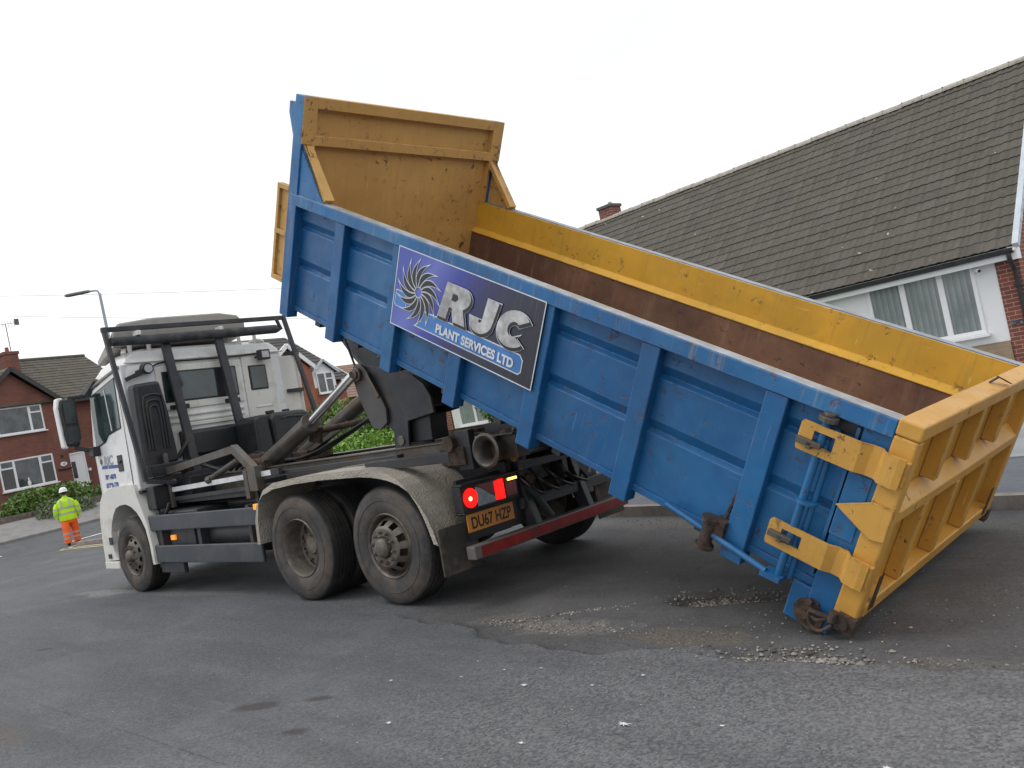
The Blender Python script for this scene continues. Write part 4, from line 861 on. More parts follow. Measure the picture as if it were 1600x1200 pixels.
    m.f.append(tuple(range(n - 1, -1, -1))); m.f.append(tuple((len(rings) - 1) * n + i for i in range(n)))
    cab = m.obj('cab', WHITE, root, .012, True, angle=32)
    # back panel pressings
    xb = 4.645
    pr = MB(); pr.box(xb - .015, xb + .01, -.42, .78, 2.22, 2.80); pr.box(xb - .012, xb + .01, -.93, -.46, 1.75, 2.85)
    for z in (2.12, 2.04): pr.box(xb - .022, xb + .01, -.40, .72, z, z + .03)
    for z in (2.10, 1.92): pr.box(xb - .02, xb + .01, -.84, -.58, z, z + .03)
    pr.box(xb - .02, xb + .01, -1.15, 1.15, 2.865, 2.885)
    pr.prism([(.72, 1.60), (.66, 1.60), (.62, 1.90), (.52, 1.98), (-.36, 1.98), (-.42, 1.60), (-.48, 1.60), (-.42, 2.03), (.56, 2.03), (.68, 1.95)], 'x', xb - .03, xb + .01)
    pr.obj('rear_panel_pressings', WHITED, cab, .008)
    MB().box(xb - .05, xb + .012, -.40, .60, 1.35, 1.93).obj('engine_cover', BLK, cab, .03)
    m = MB(); m.prism([(-.33, 1.60), (.5, 1.60), (.5, 1.88), (.44, 1.90), (-.3, 1.90)], 'x', xb - .14, xb - .051); m.obj('sound_insulation', BLK, cab, .02)
    def wpane(name, y0, y1, z0, z1):
        fr = MB().box(xb - .024, xb - .001, y0 - .025, y1 + .025, z0 - .025, z1 + .025).obj(name + '_seal', BLK, cab, .012)
        MB().box(xb - .0275, xb - .0245, y0, y1, z0, z1).obj(name, GLASS, fr, 0)
    wpane('rear_window', -.33, .68, 2.34, 2.70); wpane('small_rear_window', -.80, -.57, 2.38, 2.68)
    MB().box(xb - .03, xb - .0278, -.16, -.04, 2.34, 2.70).obj('window_bar', BLK, cab)
    MB().box(xb - .04, xb - .01, .40, .66, 2.22, 2.28).box(xb - .04, xb - .01, -.34, -.12, 2.22, 2.28).obj('vent', BLK, cab, .008)
    # black air intake behind the near corner
    m = MB(); m.prism([(1.17, 2.58), (.84, 2.60), (.78, 2.2), (.74, 1.56), (1.19, 1.50)], 'x', 4.42, 4.64); it = m.obj('air_intake', BLK, root, .04)
    m = MB()
    for k in range(3):
        w = .13 - .035 * k; zb = 2.42 - .07 * k
        m.curve([(4.412, .97 + w, 1.75), (4.412, .97 + w, zb - .1), (4.412, .97 + w * .6, zb), (4.412, .97 - w * .6, zb), (4.412, .97 - w, zb - .1), (4.412, .97 - w, 1.75)], .012, 6, 5)
    m.obj('intake_ribs', DARK, it, smooth_=True)
    m = MB(); m.box(4.30, 4.40, .70, 1.20, 1.42, 1.56); m.curve([(4.5, .72, 1.6), (4.45, .62, 1.75), (4.5, .50, 1.86)], .03); m.obj('intake_duct', BLK, root, .01)
    # roof air deflector (dull grey, seen from behind), far side fairing, brackets
    m = MB(); m.prism([(-.70, 3.17), (1.15, 3.10), (1.16, 3.28), (1.06, 3.41), (.6, 3.47), (-.35, 3.50), (-.62, 3.46), (-.72, 3.34)], 'x', 4.80, 4.84)
    vs = []
    o1 = [(-.70, 3.17), (1.15, 3.10), (1.16, 3.28), (1.06, 3.41), (.6, 3.47), (-.35, 3.50), (-.62, 3.46), (-.72, 3.34)]; o2 = [(-.66, 3.1), (1.08, 3.05), (1.09, 3.12), (1.0, 3.2), (.6, 3.25), (-.35, 3.27), (-.58, 3.22), (-.66, 3.16)]
    k = len(m.v); m.v += [(4.84, y, z) for y, z in o1] + [(5.75, y * .92, z - .06) for y, z in o2]
    for i in range(8): m.f.append((k + i, k + (i + 1) % 8, k + 8 + (i + 1) % 8, k + 8 + i))
    m.f.append(tuple(k + 8 + i for i in range(8))); m.obj('roof_deflector', simple('cream_grey_deflector', (.36, .34, .31), .5, 0, .08, 3, (.24, .22, .19), .4), cab, .02, True, angle=30)
    m = MB()
    for y in (1.0, .75, -.55, -.8): MB().bar((4.75, y, 2.98), (4.80, y - .03, 3.2), .05, .07).obj('deflector_strut', WHITED, cab, .01)
    for y in (1.0,): m.bar((4.72, y + .1, 3.0), (4.9, y, 3.1), .06, .04)
    m.obj('deflector_bracket', WHITED, cab, .01)
    MB().ball((4.80, -.85, 3.05), .09, 10, 6, (.8, 1.4, .6)).obj('fairing_foot', WHITED, cab, 0, True)
    m = MB(); m.prism([(5.25, -.98), (4.62, -1.36), (4.66, -1.40), (5.3, -1.06)], 'z', 1.85, 2.80); far = m.obj('side_fairing', WHITED, root, .01)
    MB().prism([(4.74, -1.22), (4.55, -1.34), (4.60, -1.40), (4.80, -1.26)], 'z', 2.80, 2.86).obj('fairing_top_trim', BLK, far)
    MB().box(4.60, 4.66, -1.38, -1.12, 2.26, 2.31).obj('fairing_stay', BLK, far)
    MB().prism([(4.655, -.95), (4.64, -1.32), (4.66, -1.34), (4.70, -.98)], 'z', 1.85, 2.80).obj('far_corner_panel', WHITED, cab)
    # work lamps on the back of the cab
    for y, z in ((.92, 2.78), (-.76, 2.83)):
        m = MB(); m.cyl((4.60, y, z), (4.50, y, z - .01), .072, n=20) if y > 0 else m.box(4.48, 4.58, y - .08, y + .08, z - .07, z + .07); m.bar((4.62, y, z), (4.66, y + .1, z - .03), .04, .03); wl = m.obj('work_lamp', BLK, cab, .008, y > 0)
        (MB().cyl((4.497, y, z - .01), (4.49, y, z - .01), .052, n=18) if y > 0 else MB().box(4.472, 4.479, y - .055, y + .055, z - .045, z + .045)).obj('work_lamp_lens', simple('lamp_lens', (.42, .42, .45), .12, 0, .2, 20), wl)
    m = MB(); m.curve([(4.62, 1.15, 2.66), (4.60, .95, 2.72), (4.62, .7, 2.84), (4.62, .2, 2.845), (4.62, -.4, 2.85), (4.62, -.75, 2.87)], .012, 6); m.bar((4.6, 1.18, 2.66), (4.55, .97, 2.74), .03, .05); m.obj('lamp_cable', BLK, cab, smooth_=True)
    # cab side: door with window, handle, seams, visor
    yd = 1.197
    m = MB(); m.prism([(5.72, 1.30), (4.82, 1.36), (4.80, 2.0), (4.76, 2.75), (4.84, 2.80), (5.56, 2.66), (5.68, 2.4), (5.74, 1.95)], 'y', yd - .012, yd + .002); door = m.obj('cab_door', WHITE, root, .006)
    win = [(5.66, 2.58), (4.88, 2.72), (4.90, 2.10), (5.28, 2.05), (5.40, 1.97), (5.71, 1.92)]
    m = MB(); m.prism([(x + (5.3 - x) * -.03, z + (2.35 - z) * -.05) for x, z in win], 'y', yd + .0, yd + .006); m.obj('window_seal', BLK, door)
    m = MB(); m.prism(win, 'y', yd + .006, yd + .010); m.obj('door_window', GLASS, door)
    m = MB(); m.cyl((5.15, yd + .012, 2.08), (5.20, yd + .012, 2.62), .008, n=6); m.obj('window_divider', WHITE, door)
    m = MB(); m.box(5.0, 5.14, yd + .002, yd + .012, 1.55, 1.76); hd = m.obj('door_handle', BLK, door, .02); MB().box(5.03, 5.11, yd + .012, yd + .03, 1.66, 1.69).obj('handle_grip', DARK, hd, .006)
    MB().box(4.805, 4.815, yd + .001, yd + .004, 1.36, 2.74).obj('door_seam', BLK, door)
    BLUET = simple('blue_vinyl_lettering', (.03, .08, .32), .4); GRYT = simple('grey_vinyl_lettering', (.30, .32, .36), .4)
    def side_text(t, size, x, z, mat, off=.003, sx=1, shear=.1):
        me = text_mesh(t, size, .0006, off, shear, sx); me.transform(Matrix(((-1, 0, 0, x), (0, 0, 1, yd + .0045), (0, 1, 0, z), (0, 0, 0, 1)))); return finish('door_lettering', me, mat, door)
    side_text('RJC', .17, 5.56, 1.66, GRYT, .006, 1.05); side_text('789-4878', .085, 5.60, 1.475, BLUET, .003); side_text('07790-778', .085, 5.60, 1.365, BLUET, .003)
    m = MB(); m.prism([(5.66, 1.62), (5.12, 1.60), (5.16, 1.645), (5.62, 1.665)], 'y', yd + .003, yd + .0045); m.obj('door_logo_band', BLUET, door)
    mm = flat_mesh([[(5.60 + .05 * cos(i * .45) * (1 if i % 2 else .6), 1.715 + .05 * sin(i * .45) * (1 if i % 2 else .6)) for i in range(14)]], .0005); mm.transform(Matrix(((1, 0, 0, .04), (0, 0, 1, yd + .0045), (0, 1, 0, 0), (0, 0, 0, 1)))); finish('door_emblem', mm, SBL(), door)
    m = MB(); m.prism([(5.78, 2.60), (5.40, 2.76), (5.44, 2.80), (5.98, 2.66), (6.0, 2.60)], 'y', .9, 1.235); m.obj('sun_visor', DARK, root, .01)
    m = MB(); m.bar((5.60, 1.20, 2.70), (4.70, 1.20, 2.84), .03, .035); m.obj('rain_gutter', TAUPE, root, .006)
    m = MB(); m.box(4.66, 4.80, 1.10, 1.192, 1.28, 2.86); m.obj('rear_quarter_panel', WHITE, root, .015)
    # mirror
    m = MB(); m.prism([(1.34, 2.60), (1.53, 2.61), (1.56, 2.5), (1.53, 1.99), (1.37, 1.97), (1.33, 2.1)], 'x', 5.78, 5.90); mir = m.obj('mirror', BLK, root, .03)
    m = MB(); m.prism([(1.48, 2.63), (1.56, 2.63), (1.585, 2.5), (1.56, 1.97), (1.50, 1.96), (1.55, 2.3)], 'x', 5.81, 5.93); m.obj('mirror_shell', WHITE, mir, .02)
    m = MB(); m.box(5.77, 5.778, 1.37, 1.51, 2.28, 2.57).box(5.77, 5.778, 1.37, 1.51, 2.02, 2.24); m.obj('mirror_glass', HGLASS, mir)
    m = MB(); m.bar((5.8, 1.2, 2.62), (5.85, 1.42, 2.62), .05, .05); m.obj('mirror_arm', BLK, mir, .01); m = MB(); m.bar((5.75, 1.2, 1.86), (5.85, 1.42, 1.97), .05, .06); m.box(5.60, 5.74, 1.2, 1.30, 1.80, 1.93); m.obj('mirror_arm', BLK, mir, .01)
    # lower cab: front fender with arch, steps, bumper corner
    cx, cz, R1 = 5.07, .522, .60
    outer = [(5.93, .40), (5.93, .62), (5.90, .95), (5.86, 1.08), (5.80, 1.20), (5.70, 1.29), (5.5, 1.345), (5.2, 1.37), (4.95, 1.37), (4.74, 1.36), (4.70, 1.20), (4.62, 1.05), (4.54, .85), (4.49, .60), (4.48, .36)]
    inner = [(5.52, .42), (5.60, .52), (5.63, .62), (5.61, .78), (5.55, .90), (5.47, 1.0), (5.36, 1.09), (5.22, 1.125), (5.05, 1.13), (4.90, 1.09), (4.78, 1.02), (4.68, .92), (4.60, .80), (4.555, .60), (4.545, .36)]
    for s in (1, -1):
        m = MB()
        for i in range(len(outer) - 1): m.prism([outer[i], outer[i + 1], inner[i + 1], inner[i]], 'y', *sorted((s * .92, s * 1.232)))
        bm2 = m.obj('front_wing', WHITED, root, smooth_=True, angle=20)
        MB().box(4.62, 5.6, *sorted((s * .55, s * .90)), .5, 1.26).obj('wheel_arch_liner', BLK, root)
    m = MB(); m.box(5.50, 6.32, -1.0, 1.0, .36, .95); m.prism([(5.6, -1.15), (5.93, -1.15), (6.3, -1.0), (6.4, -.6), (6.4, .6), (6.3, 1.0), (5.93, 1.15), (5.6, 1.15)], 'z', .38, 1.26); m.obj('front_bumper', WHITED, root, .015)
    m = MB(); m.box(5.50, 5.94, 1.0, 1.24, .30, .40); m.obj('bumper_step', WHITED, root, .01); MB().box(5.70, 5.78, 1.233, 1.25, .44, .50).box(5.60, 5.70, 1.233, 1.243, .62, .72).obj('step_trim', DARK, root, .005)
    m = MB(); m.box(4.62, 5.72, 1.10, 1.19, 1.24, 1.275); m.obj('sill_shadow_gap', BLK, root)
    m = MB(); m.prism([(4.60, .85), (4.42, .9), (4.40, .30), (4.56, .30)], 'y', .6, 1.15); m.obj('wheel_arch_flap', BLK, root, .01); MB().box(3.92, 4.50, 1.10, 1.16, .24, .37).obj('lower_step_panel', DARK, root, .01)
    m = MB(); m.box(4.40, 4.62, .55, 1.15, 1.02, 1.30); m.box(4.05, 4.4, .5, .85, 1.10, 1.35); m.curve([(4.5, 1.1, 1.05), (4.35, 1.12, .92), (4.2, 1.12, .98), (4.15, 1.1, 1.08)], .022, 8); m.curve([(4.4, .8, 1.35), (4.2, .7, 1.5), (3.9, .6, 1.4), (3.7, .5, 1.3)], .025, 8); m.obj('cab_mount_gear', BLK, root, .01)
    # black tank behind the far half of the cab
    m = MB(); m.prism([(-.10, 1.36), (-.10, 1.92), (-.20, 1.97), (-.30, 1.97), (-.34, 1.40)], 'x', 3.95, 4.45); m.obj('oil_tank_front', BLK, root, .03)
    m = MB(); m.prism([(-.36, 1.40), (-.34, 1.90), (-.42, 1.98), (-.90, 1.97), (-.98, 1.88), (-.96, 1.45), (-.88, 1.38)], 'x', 3.95, 4.50); tk = m.obj('oil_tank', BLK, root, .05); MB().cyl((4.2, -.5, 1.98), (4.2, -.5, 2.02), .06).cyl((4.2, -.75, 1.97), (4.2, -.75, 2.01), .05).obj('tank_cap', BLK, tk, .006, True)
    MB().curve([(3.94, -.5, 1.88), (3.94, -.62, 1.90), (3.94, -.85, 1.88)], .012, 6).obj('tank_rib', DARK, tk)
    # sheet rack behind the cab with rolled sheet
    m = MB()
    A, B, C, D_ = V(4.36, 1.24, 1.38), V(4.62, 1.34, 3.33), V(4.56, -1.20, 3.38), V(4.24, -1.30, 1.72)
    m.bar(A, B, .055, .055, (1, 0, 0)); m.bar(B + V(0, .03, -.03), C - V(0, .03, .03), .055, .06); m.bar(C, D_, .055, .055, (1, 0, 0)); m.bar(D_, V(4.2, -1.0, 1.3), .05, .05, (1, 0, 0)); m.bar(A, V(4.3, .9, 1.3), .05, .05)
    m.bar((4.42, .54, 1.36), (4.60, .60, 3.10), .11, .06, (1, 0, 0)); m.bar((4.40, -.20, 1.36), (4.56, -.13, 3.10), .11, .06, (1, 0, 0))
    m.bar((4.47, -1.02, 3.32), (4.47, -1.08, 3.16), .04, .04, (1, 0, 0)); m.bar(A, V(4.36, -1.2, 1.36), .05, .06)
    rack = m.obj('sheet_rack', DARK, root, .006)
    m = MB(); m.cyl((4.56, 1.30, 3.14), (4.53, .6, 3.14), .054, .064, 20).cyl((4.53, .6, 3.14), (4.50, -1.0, 3.18), .064, .062, 20).cyl((4.50, -1.0, 3.18), (4.50, -1.06, 3.18), .062, .04, 20); m.obj('rolled_sheet', simple('rolled_black_mesh', (.04, .042, .048), .8, 0, .35, 9, (.10, .10, .10), .6, dscale=7, bmp=.6), rack, 0, True)
    for y in (.95, -.18): MB().box(4.49, 4.62, y - .012, y + .04, 3.20, 3.26).obj('sheet_clip', WHITE, rack, .006)
    return root
def SBL(): return simple('sign_black', (.015, .015, .018), .3)
build_truck()
# ================================================================== houses
def roof_slope(name, mat, parent, P, D, S, length, slope, gauge=.30, tw=.30, trim=None, step=.028, roll=.014, cols=6):
    """interlocking tile slope: P eave corner, D along the eave, S up the slope (unit vectors). trim(s, t)->bool keeps a cell"""
    D = Vector(D).normalized(); S = Vector(S).normalized(); Nn = D.cross(S)
    if Nn.z < 0: Nn = -Nn
    mb = MB(); nc = max(2, int(length / tw * cols)); nr = max(1, int(math.ceil(slope / gauge)))
    ds = length / nc
    def h(s):
        t = (s / tw) % 1; return roll * (1 if t < .17 else (.25 if t < .34 else (.8 if .5 < t < .67 else 0)))
    rowv = []
    for r in range(nr):
        t0 = r * gauge; t1 = min((r + 1) * gauge, slope); off = 0 if r % 2 == 0 else tw * .5; off = 0
        jit = random.uniform(-.003, .003)
        for (t, hh) in ((t0, 0.0), (t0, step), (t1 + (.02 if r < nr - 1 else 0), .002)):
            base = len(mb.v)
            for c in range(nc + 1): mb.v.append((c * ds, t, hh + jit + h(c * ds + off) + (.0 if hh == 0 else 0)))
            rowv.append((base, t))
    for r in range(nr):
        for k in (0, 1):
            a, b = rowv[3 * r + k][0], rowv[3 * r + k + 1][0]
            for c in range(nc):
                if trim and not trim((c + .5) * ds, (r + .5) * gauge): continue
                mb.f.append((a + c, a + c + 1, b + c + 1, b + c))
    o = mb.obj(name, mat, parent)
    o.matrix_local = Matrix(((D.x, S.x, Nn.x, P[0]), (D.y, S.y, Nn.y, P[1]), (D.z, S.z, Nn.z, P[2]), (0, 0, 0, 1)))
    return o
def window(parent, x0, x1, z0, z1, y=0, mull=(), trans=(), glassm=None, sill=True, fw=.055, d=-1, tops=()):
    """framed window on the y=0 face (outside towards -y*d...). tops: list of (xa, xb, z) top lights"""
    gm = glassm or HGLASS
    f = MB(); yo = y - .03; yi = y + .03
    f.box(x0, x1, yo, yi, z1 - fw, z1).box(x0, x1, yo, yi, z0, z0 + fw).box(x0, x0 + fw, yo, yi, z0 + fw, z1 - fw).box(x1 - fw, x1, yo, yi, z0 + fw, z1 - fw)
    for mx_ in mull: f.box(mx_ - fw * .75, mx_ + fw * .75, yo + .002, yi, z0 + fw, z1 - fw)
    for xa, xb, zz in tops: f.box(xa, xb, yo + .004, yi, zz - fw * .5, zz + fw * .5); f.box(xa + .02, xa + .05, yo - .008, yo + .004, zz + fw * .5, z1 - fw).box(xb - .05, xb - .02, yo - .008, yo + .004, zz + fw * .5, z1 - fw)
    w = f.obj('window', UPVC, parent, .006)
    MB().box(x0 + fw * .5, x1 - fw * .5, y - .002, y + .012, z0 + fw * .5, z1 - fw * .5).obj('pane', gm, w)
    if sill: MB().box(x0 - .06, x1 + .06, y - .13, y + .0, z0 - .06, z0 - .002).obj('sill', UPVC, w, .008)
    return w
def hframe(ox, oy, ang):
    return Matrix.Translation((ox, oy, 0)) @ Matrix.Rotation(ang, 4, 'Z')
# -- bungalow on the right: local +x runs forward along the road, +y is into the house
def right_house():
    D = Vector((.99698, -.07753)); Nn = Vector((-.07753, -.99698)); P = Vector((-2.37, -11.19))
    # local frame: x = -D (so x,y,z is right handed), y = N
    Mh = Matrix(((-D.x, Nn.x, 0, P.x), (-D.y, Nn.y, 0, P.y), (0, 0, 1, 0), (0, 0, 0, 1)))
    root = thing('bungalow', 'long bungalow with brown tiled roof, white panels and buff stone, behind the blue container', 'house', Mh)
    # s = -x : the house runs from x=.75 (right end) to x=-16
    z0 = -.7
    MB().box(.29, .67, .0, .2, z0, 2.22).box(.47, .67, .2, 8.4, z0, 2.22).obj('brick_pier', BRICK_R, root)
    for xa, xb in ((-3.6, .288), (-15.25, -12.0)): MB().box(xa, xb, .02, .2, .70, 2.22).obj('white_panel', RENDER_W, root)
    for xa, xb in ((-3.6, .286), (-15.3, -12.0)): MB().box(xa, xb, -.03, .2, z0, .695).obj('stone_base', STONE, root)
    MB().box(-12.0, -3.6, .0, .2, z0, 2.22).box(-16.1, -15.3, .0, .2, z0, 2.22).box(-16.1, -15.9, .2, 8.4, z0, 2.22).box(-15.9, .46, 8.2, 8.4, z0, 2.22).obj('wall', BRICK_R, root)
    m = MB()
    for x in (.471, -16.099): m.add([(x, 0, 2.22), (x, 8.4, 2.22), (x, 4.24, 6.0), (x + .199, 0, 2.22), (x + .199, 8.4, 2.22), (x + .199, 4.24, 6.0)], [(0, 1, 2), (5, 4, 3), (0, 3, 4, 1), (1, 4, 5, 2), (2, 5, 3, 0)])
    m.obj('gable_wall', BRICK_R, root)
    MB().box(.34, .55, -.014, -.002, .95, 1.04).obj('house_name_tile', simple('dark_slate_plaque', (.05, .05, .06), .4, 0, .3, 12, (.5, .48, .45), .5, dscale=16), root)
    window(root, -2.03, -.06, .90, 2.19, .02, mull=(-1.35, -.66), glassm=BLINDG, fw=.07)
    window(root, -14.9, -12.75, .90, 2.19, .02, mull=(-14.15, -13.45), glassm=BLINDG, fw=.07)
    window(root, -6.9, -5.2, .90, 2.1, .0, mull=(-6.05,), glassm=BLINDG, fw=.07)
    d = MB().box(-9.2, -8.2, -.02, .05, -.3, 1.9).obj('front_door', UPVC, root, .01); MB().cyl((-8.32, -.08, .85), (-8.32, -.02, .85), .02).obj('handle', CHROME, d)
    # roof
    ang = math.atan2(3.97, 4.48); S = (0, cos(ang), sin(ang)); e = Vector((0, -.28, 2.36 - .28 * math.tan(ang) * .0 - .10))
    ez = 2.31
    roof = roof_slope('roof', TILE_R, root, (.70, -.22, ez), (-1, 0, 0), S, 17.0, 5.96, gauge=.2838, step=.020, roll=.019)
    roof_slope('rear_roof', TILE_R, root, (-16.3, 8.70, ez), (1, 0, 0), (0, -cos(ang), sin(ang)), 17.0, 5.96, gauge=.2838, cols=2)
    zr = ez + 5.96 * sin(ang); yr = -.22 + 5.96 * cos(ang)
    rg = MB(); n = 38; random.seed(5)
    for i in range(n):
        x0 = .70 - 17.0 * i / n; x1 = .70 - 17.0 * (i + 1) / n - .012; r0 = .125; dz = random.uniform(-.006, .008)
        pts = [(yr + r0 * cos(radians(a)) * 1.15, zr - .055 + dz + r0 * sin(radians(a))) for a in range(0, 181, 20)]
        rg.prism(pts, 'x', x1 + .02, x0)
        rg.box(x1 + .002, x1 + .03, yr - .12, yr + .12, zr - .06, zr + .055 + dz)
    rg.obj('ridge_tiles', RIDGE, root)
    # verge, fascia, gutter, downpipe
    vg = MB()
    for i in range(20):
        a = Vector((.70, -.24 + 5.96 * cos(ang) * i / 20, ez + 5.96 * sin(ang) * i / 20)); b = Vector((.70, -.24 + 5.96 * cos(ang) * (i + 1) / 20, ez + 5.96 * sin(ang) * (i + 1) / 20))
        vg.bar(a + V(.03, 0, .0), b + V(.03, 0, .0) + (b - a).normalized() * .03 + V(0, 0, .012), .10, .11)
    vg.obj('verge_caps', simple('pale_verge_cap', (.50, .55, .60), .5, 0, .12, 6), root, .004)
    MB().bar((.69, -.20, ez - .14), (.69, yr, zr - .16), .03, .20, (0, 0, 1)).bar((.69, 8.7, ez - .14), (.69, yr, zr - .16), .03, .20).obj('bargeboard', UPVC, root)
    MB().box(-16.3, .70, -.20, -.17, 2.10, 2.30).box(-16.3, .70, -.17, .02, 2.20, 2.225).box(.58, .72, -.22, .02, 2.08, 2.31).obj('fascia', UPVC, root, .004)
    g = MB()
    gp = [(-.205, 2.285), (-.215, 2.23), (-.26, 2.20), (-.305, 2.23), (-.315, 2.29), (-.30, 2.29), (-.29, 2.24), (-.26, 2.215), (-.23, 2.24), (-.22, 2.285)]
    g.prism(gp, 'x', -16.3, .68); g.obj('gutter', BLK, root)
    m = MB(); m.curve([(.60, -.26, 2.22), (.60, -.24, 2.08), (.60, -.08, 1.92), (.60, -.05, 1.75)], .038, 10); m.cyl((.60, -.05, 1.76), (.60, -.05, -.7), .036, n=14)
    for z in (1.62, .4): m.box(.54, .66, -.10, .0, z, z + .05)
    m.obj('downpipe', BLK, root, smooth_=True)
    # security camera under the fascia
    m = MB(); m.cyl((-.03, -.05, 2.06), (.07, -.16, 2.02), .035, n=14); m.box(-.05, -.01, -.05, .02, 2.05, 2.12); c = m.obj('security_camera', UPVC, root, .004); MB().cyl((.07, -.16, 2.02), (.076, -.167, 2.018), .028, n=12).obj('lens', BLK, c)
    # chimney on the ridge
    sx = -10.95
    ch = MB().box(sx - .27, sx + .22, yr - .1, yr + .4, zr - .6, zr + .32).obj('chimney', BRICK_R, root)
    MB().box(sx - .31, sx + .26, yr - .14, yr + .44, zr + .32, zr + .41).obj('chimney_cap', simple('dark_mortar_cap', (.12, .12, .12), .9), ch, .01)
    MB().cyl((sx, yr + .2, zr + .41), (sx, yr + .2, zr + .52), .07, .06).obj('chimney_pot', simple('pale_pot', (.45, .42, .38), .8), ch)
right_house()
# -- two storey brick house on the left, across the side road
def facade_frame(Px, Py):
    D = Vector((.16949795, -.98553054)); Nn = Vector((.98553054, .16949795))
    # x = D, y = N : D x N = z>0 ?
    return Matrix(((D.x, Nn.x, 0, Px), (D.y, Nn.y, 0, Py), (0, 0, 1, 0), (0, 0, 0, 1)))
def left_house():
    root = thing('brick_house', 'dark red brick two-storey house with front gable at the left edge', 'house', facade_frame(35.796, -8.269))
    g = .7
    gx0, gx1, ax, az, ez = -2.55, 1.62, -.40, 7.28, 5.60
    MB().box(-5.2, 5.6, .3, 7.5, g - .6, 5.72).obj('main_wall', BRICK_L, root)
    m = MB(); m.prism([(gx0, g - .6), (gx1, g - .6), (gx1, ez), (ax, az - .08), (gx0 , ez - .1)], 'y', 0, .5); gb = m.obj('gable_wall', BRICK_L, root)
    window(root, -2.05, .78, 4.40, 5.62, 0, mull=(-1.3, .18), tops=((-2.0, -1.3, 5.28), (.2, .74, 5.28)), fw=.07)
    window(root, -1.60, .84, 1.93, 3.27, 0, mull=(-.95, .22), tops=((-1.55, -.95, 2.92), (.24, .80, 2.92)), fw=.07)
    for xa, xb in ((-1.52, -1.02), (.30, .76)): MB().box(xa, xb, -.004, .0, 1.99, 2.86).obj('curtain', simple('dull_curtain', (.10, .10, .095), .8, 0, .3, 18), root)
    m = MB(); m.lathe([(.0, -.02), (.07, -.02), (.09, -.02)], -.42, 2.1, 6); m = MB(); m.ball((-.42, -.01, 2.12), .10, 10, 8, (.8, .25, 1.3)).ball((-.42, -.01, 2.30), .05, 8, 6, (.8, .3, 1.4)); m.obj('window_ornament', UPVC, root, smooth_=True)
    # porch door
    dr = MB().box(1.72, 2.42, .235, .29, 1.15, 3.05).obj('front_door', UPVC, root, .01)
    MB().box(1.78, 1.98, .225, .235, 1.9, 2.7).obj('door_light', HGLASS, dr); MB().box(1.64, 1.718, .2, .29, 1.15, 3.12).box(1.64, 2.5, .2, .29, 3.052, 3.12).box(2.422, 2.5, .2, .29, 1.15, 3.05).obj('door_frame', UPVC, root)
    MB().box(1.5, 2.8, -.5, .3, g - .3, 1.14).obj('door_step', KERB, root, .02)
    MB().cyl((2.62, .2, 2.2), (2.62, .3, 2.2), .07).obj('porch_lamp', UPVC, root)
    m = MB(); m.box(.95, 1.6, -.12, .0, 2.42, 2.47); m.obj('small_canopy', BLK, root)
    pq = flat_mesh([[(.16 * cos(a * pi / 10), .10 * sin(a * pi / 10)) for a in range(20)]], .01); pq.transform(Matrix(((1, 0, 0, 1.28), (0, 0, -1, -.012), (0, 1, 0, 2.68), (0, 0, 0, 1)))); pn = finish('number_plaque', pq, UPVC, root)
    tm = text_mesh('10', .15, .001, .002, align='CENTER'); tm.transform(Matrix(((1, 0, 0, 1.28), (0, 0, -1, -.026), (0, 1, 0, 2.63), (0, 0, 0, 1)))); finish('numerals', tm, BLK, pn)
    MB().box(1.22, 1.32, -.05, 0, 3.0, 3.1).obj('alarm_box', BLK, root)
    # main roof, ridge parallel to the front
    ry, rz = 3.9, 8.30; e0 = (-.15, 5.62); sl = math.hypot(ry - e0[0], rz - e0[1]); S = ((ry - e0[0]) / sl, (rz - e0[1]) / sl)
    rf = roof_slope('roof', TILE_L, root, (-5.4, e0[0], e0[1]), (1, 0, 0), (0, S[0], S[1]), 11.2, sl, gauge=.30, cols=3, step=.024)
    roof_slope('rear_roof', TILE_L, root, (5.8, 2 * ry - e0[0], e0[1]), (-1, 0, 0), (0, -S[0], S[1]), 11.2, sl, gauge=.33, cols=1)
    MB().cyl((-5.4, ry, rz + .0), (5.8, ry, rz + .0), .11, n=10).obj('ridge', TILE_L, root)
    m = MB()
    for x in (-5.2, 5.4): m.add([(x, .3, 5.7), (x, 7.5, 5.7), (x, 3.9, rz - .1), (x + .2, .3, 5.7), (x + .2, 7.5, 5.7), (x + .2, 3.9, rz - .1)], [(0, 1, 2), (5, 4, 3), (0, 3, 4, 1), (1, 4, 5, 2), (2, 5, 3, 0)])
    m.obj('end_gable', BRICK_L, root)
    # gable roof over the front bay
    run = gx1 + .25 - ax; zl = az + .12 - run * (az - ez) / (gx1 - ax); hs = math.hypot(run, az + .12 - zl)
    roof_slope('bay_roof', TILE_L, root, (gx1 + .25, -.30, zl), (0, 1, 0), (-run / hs, 0, (az + .12 - zl) / hs), 3.4, hs, gauge=.33, cols=3, step=.03)
    roof_slope('bay_roof', TILE_L, root, (2 * ax - gx1 - .25, 3.1, zl), (0, -1, 0), (run / hs, 0, (az + .12 - zl) / hs), 3.4, hs, gauge=.33, cols=3, step=.03)
    BARG = simple('dark_bargeboard', (.035, .033, .034), .5)
    MB().bar((gx1 + .25, -.31, zl - .05), (ax, -.31, az + .06), .05, .20).bar((2 * ax - gx1 - .25, -.31, zl - .05), (ax, -.31, az + .06), .05, .20).obj('bargeboard', BARG, root)
    MB().box(gx1 + .2, 5.7, -.18, -.10, 5.50, 5.64).box(gx1 + .2, 5.7, -.1, .3, 5.60, 5.64).obj('gutter', BARG, root)
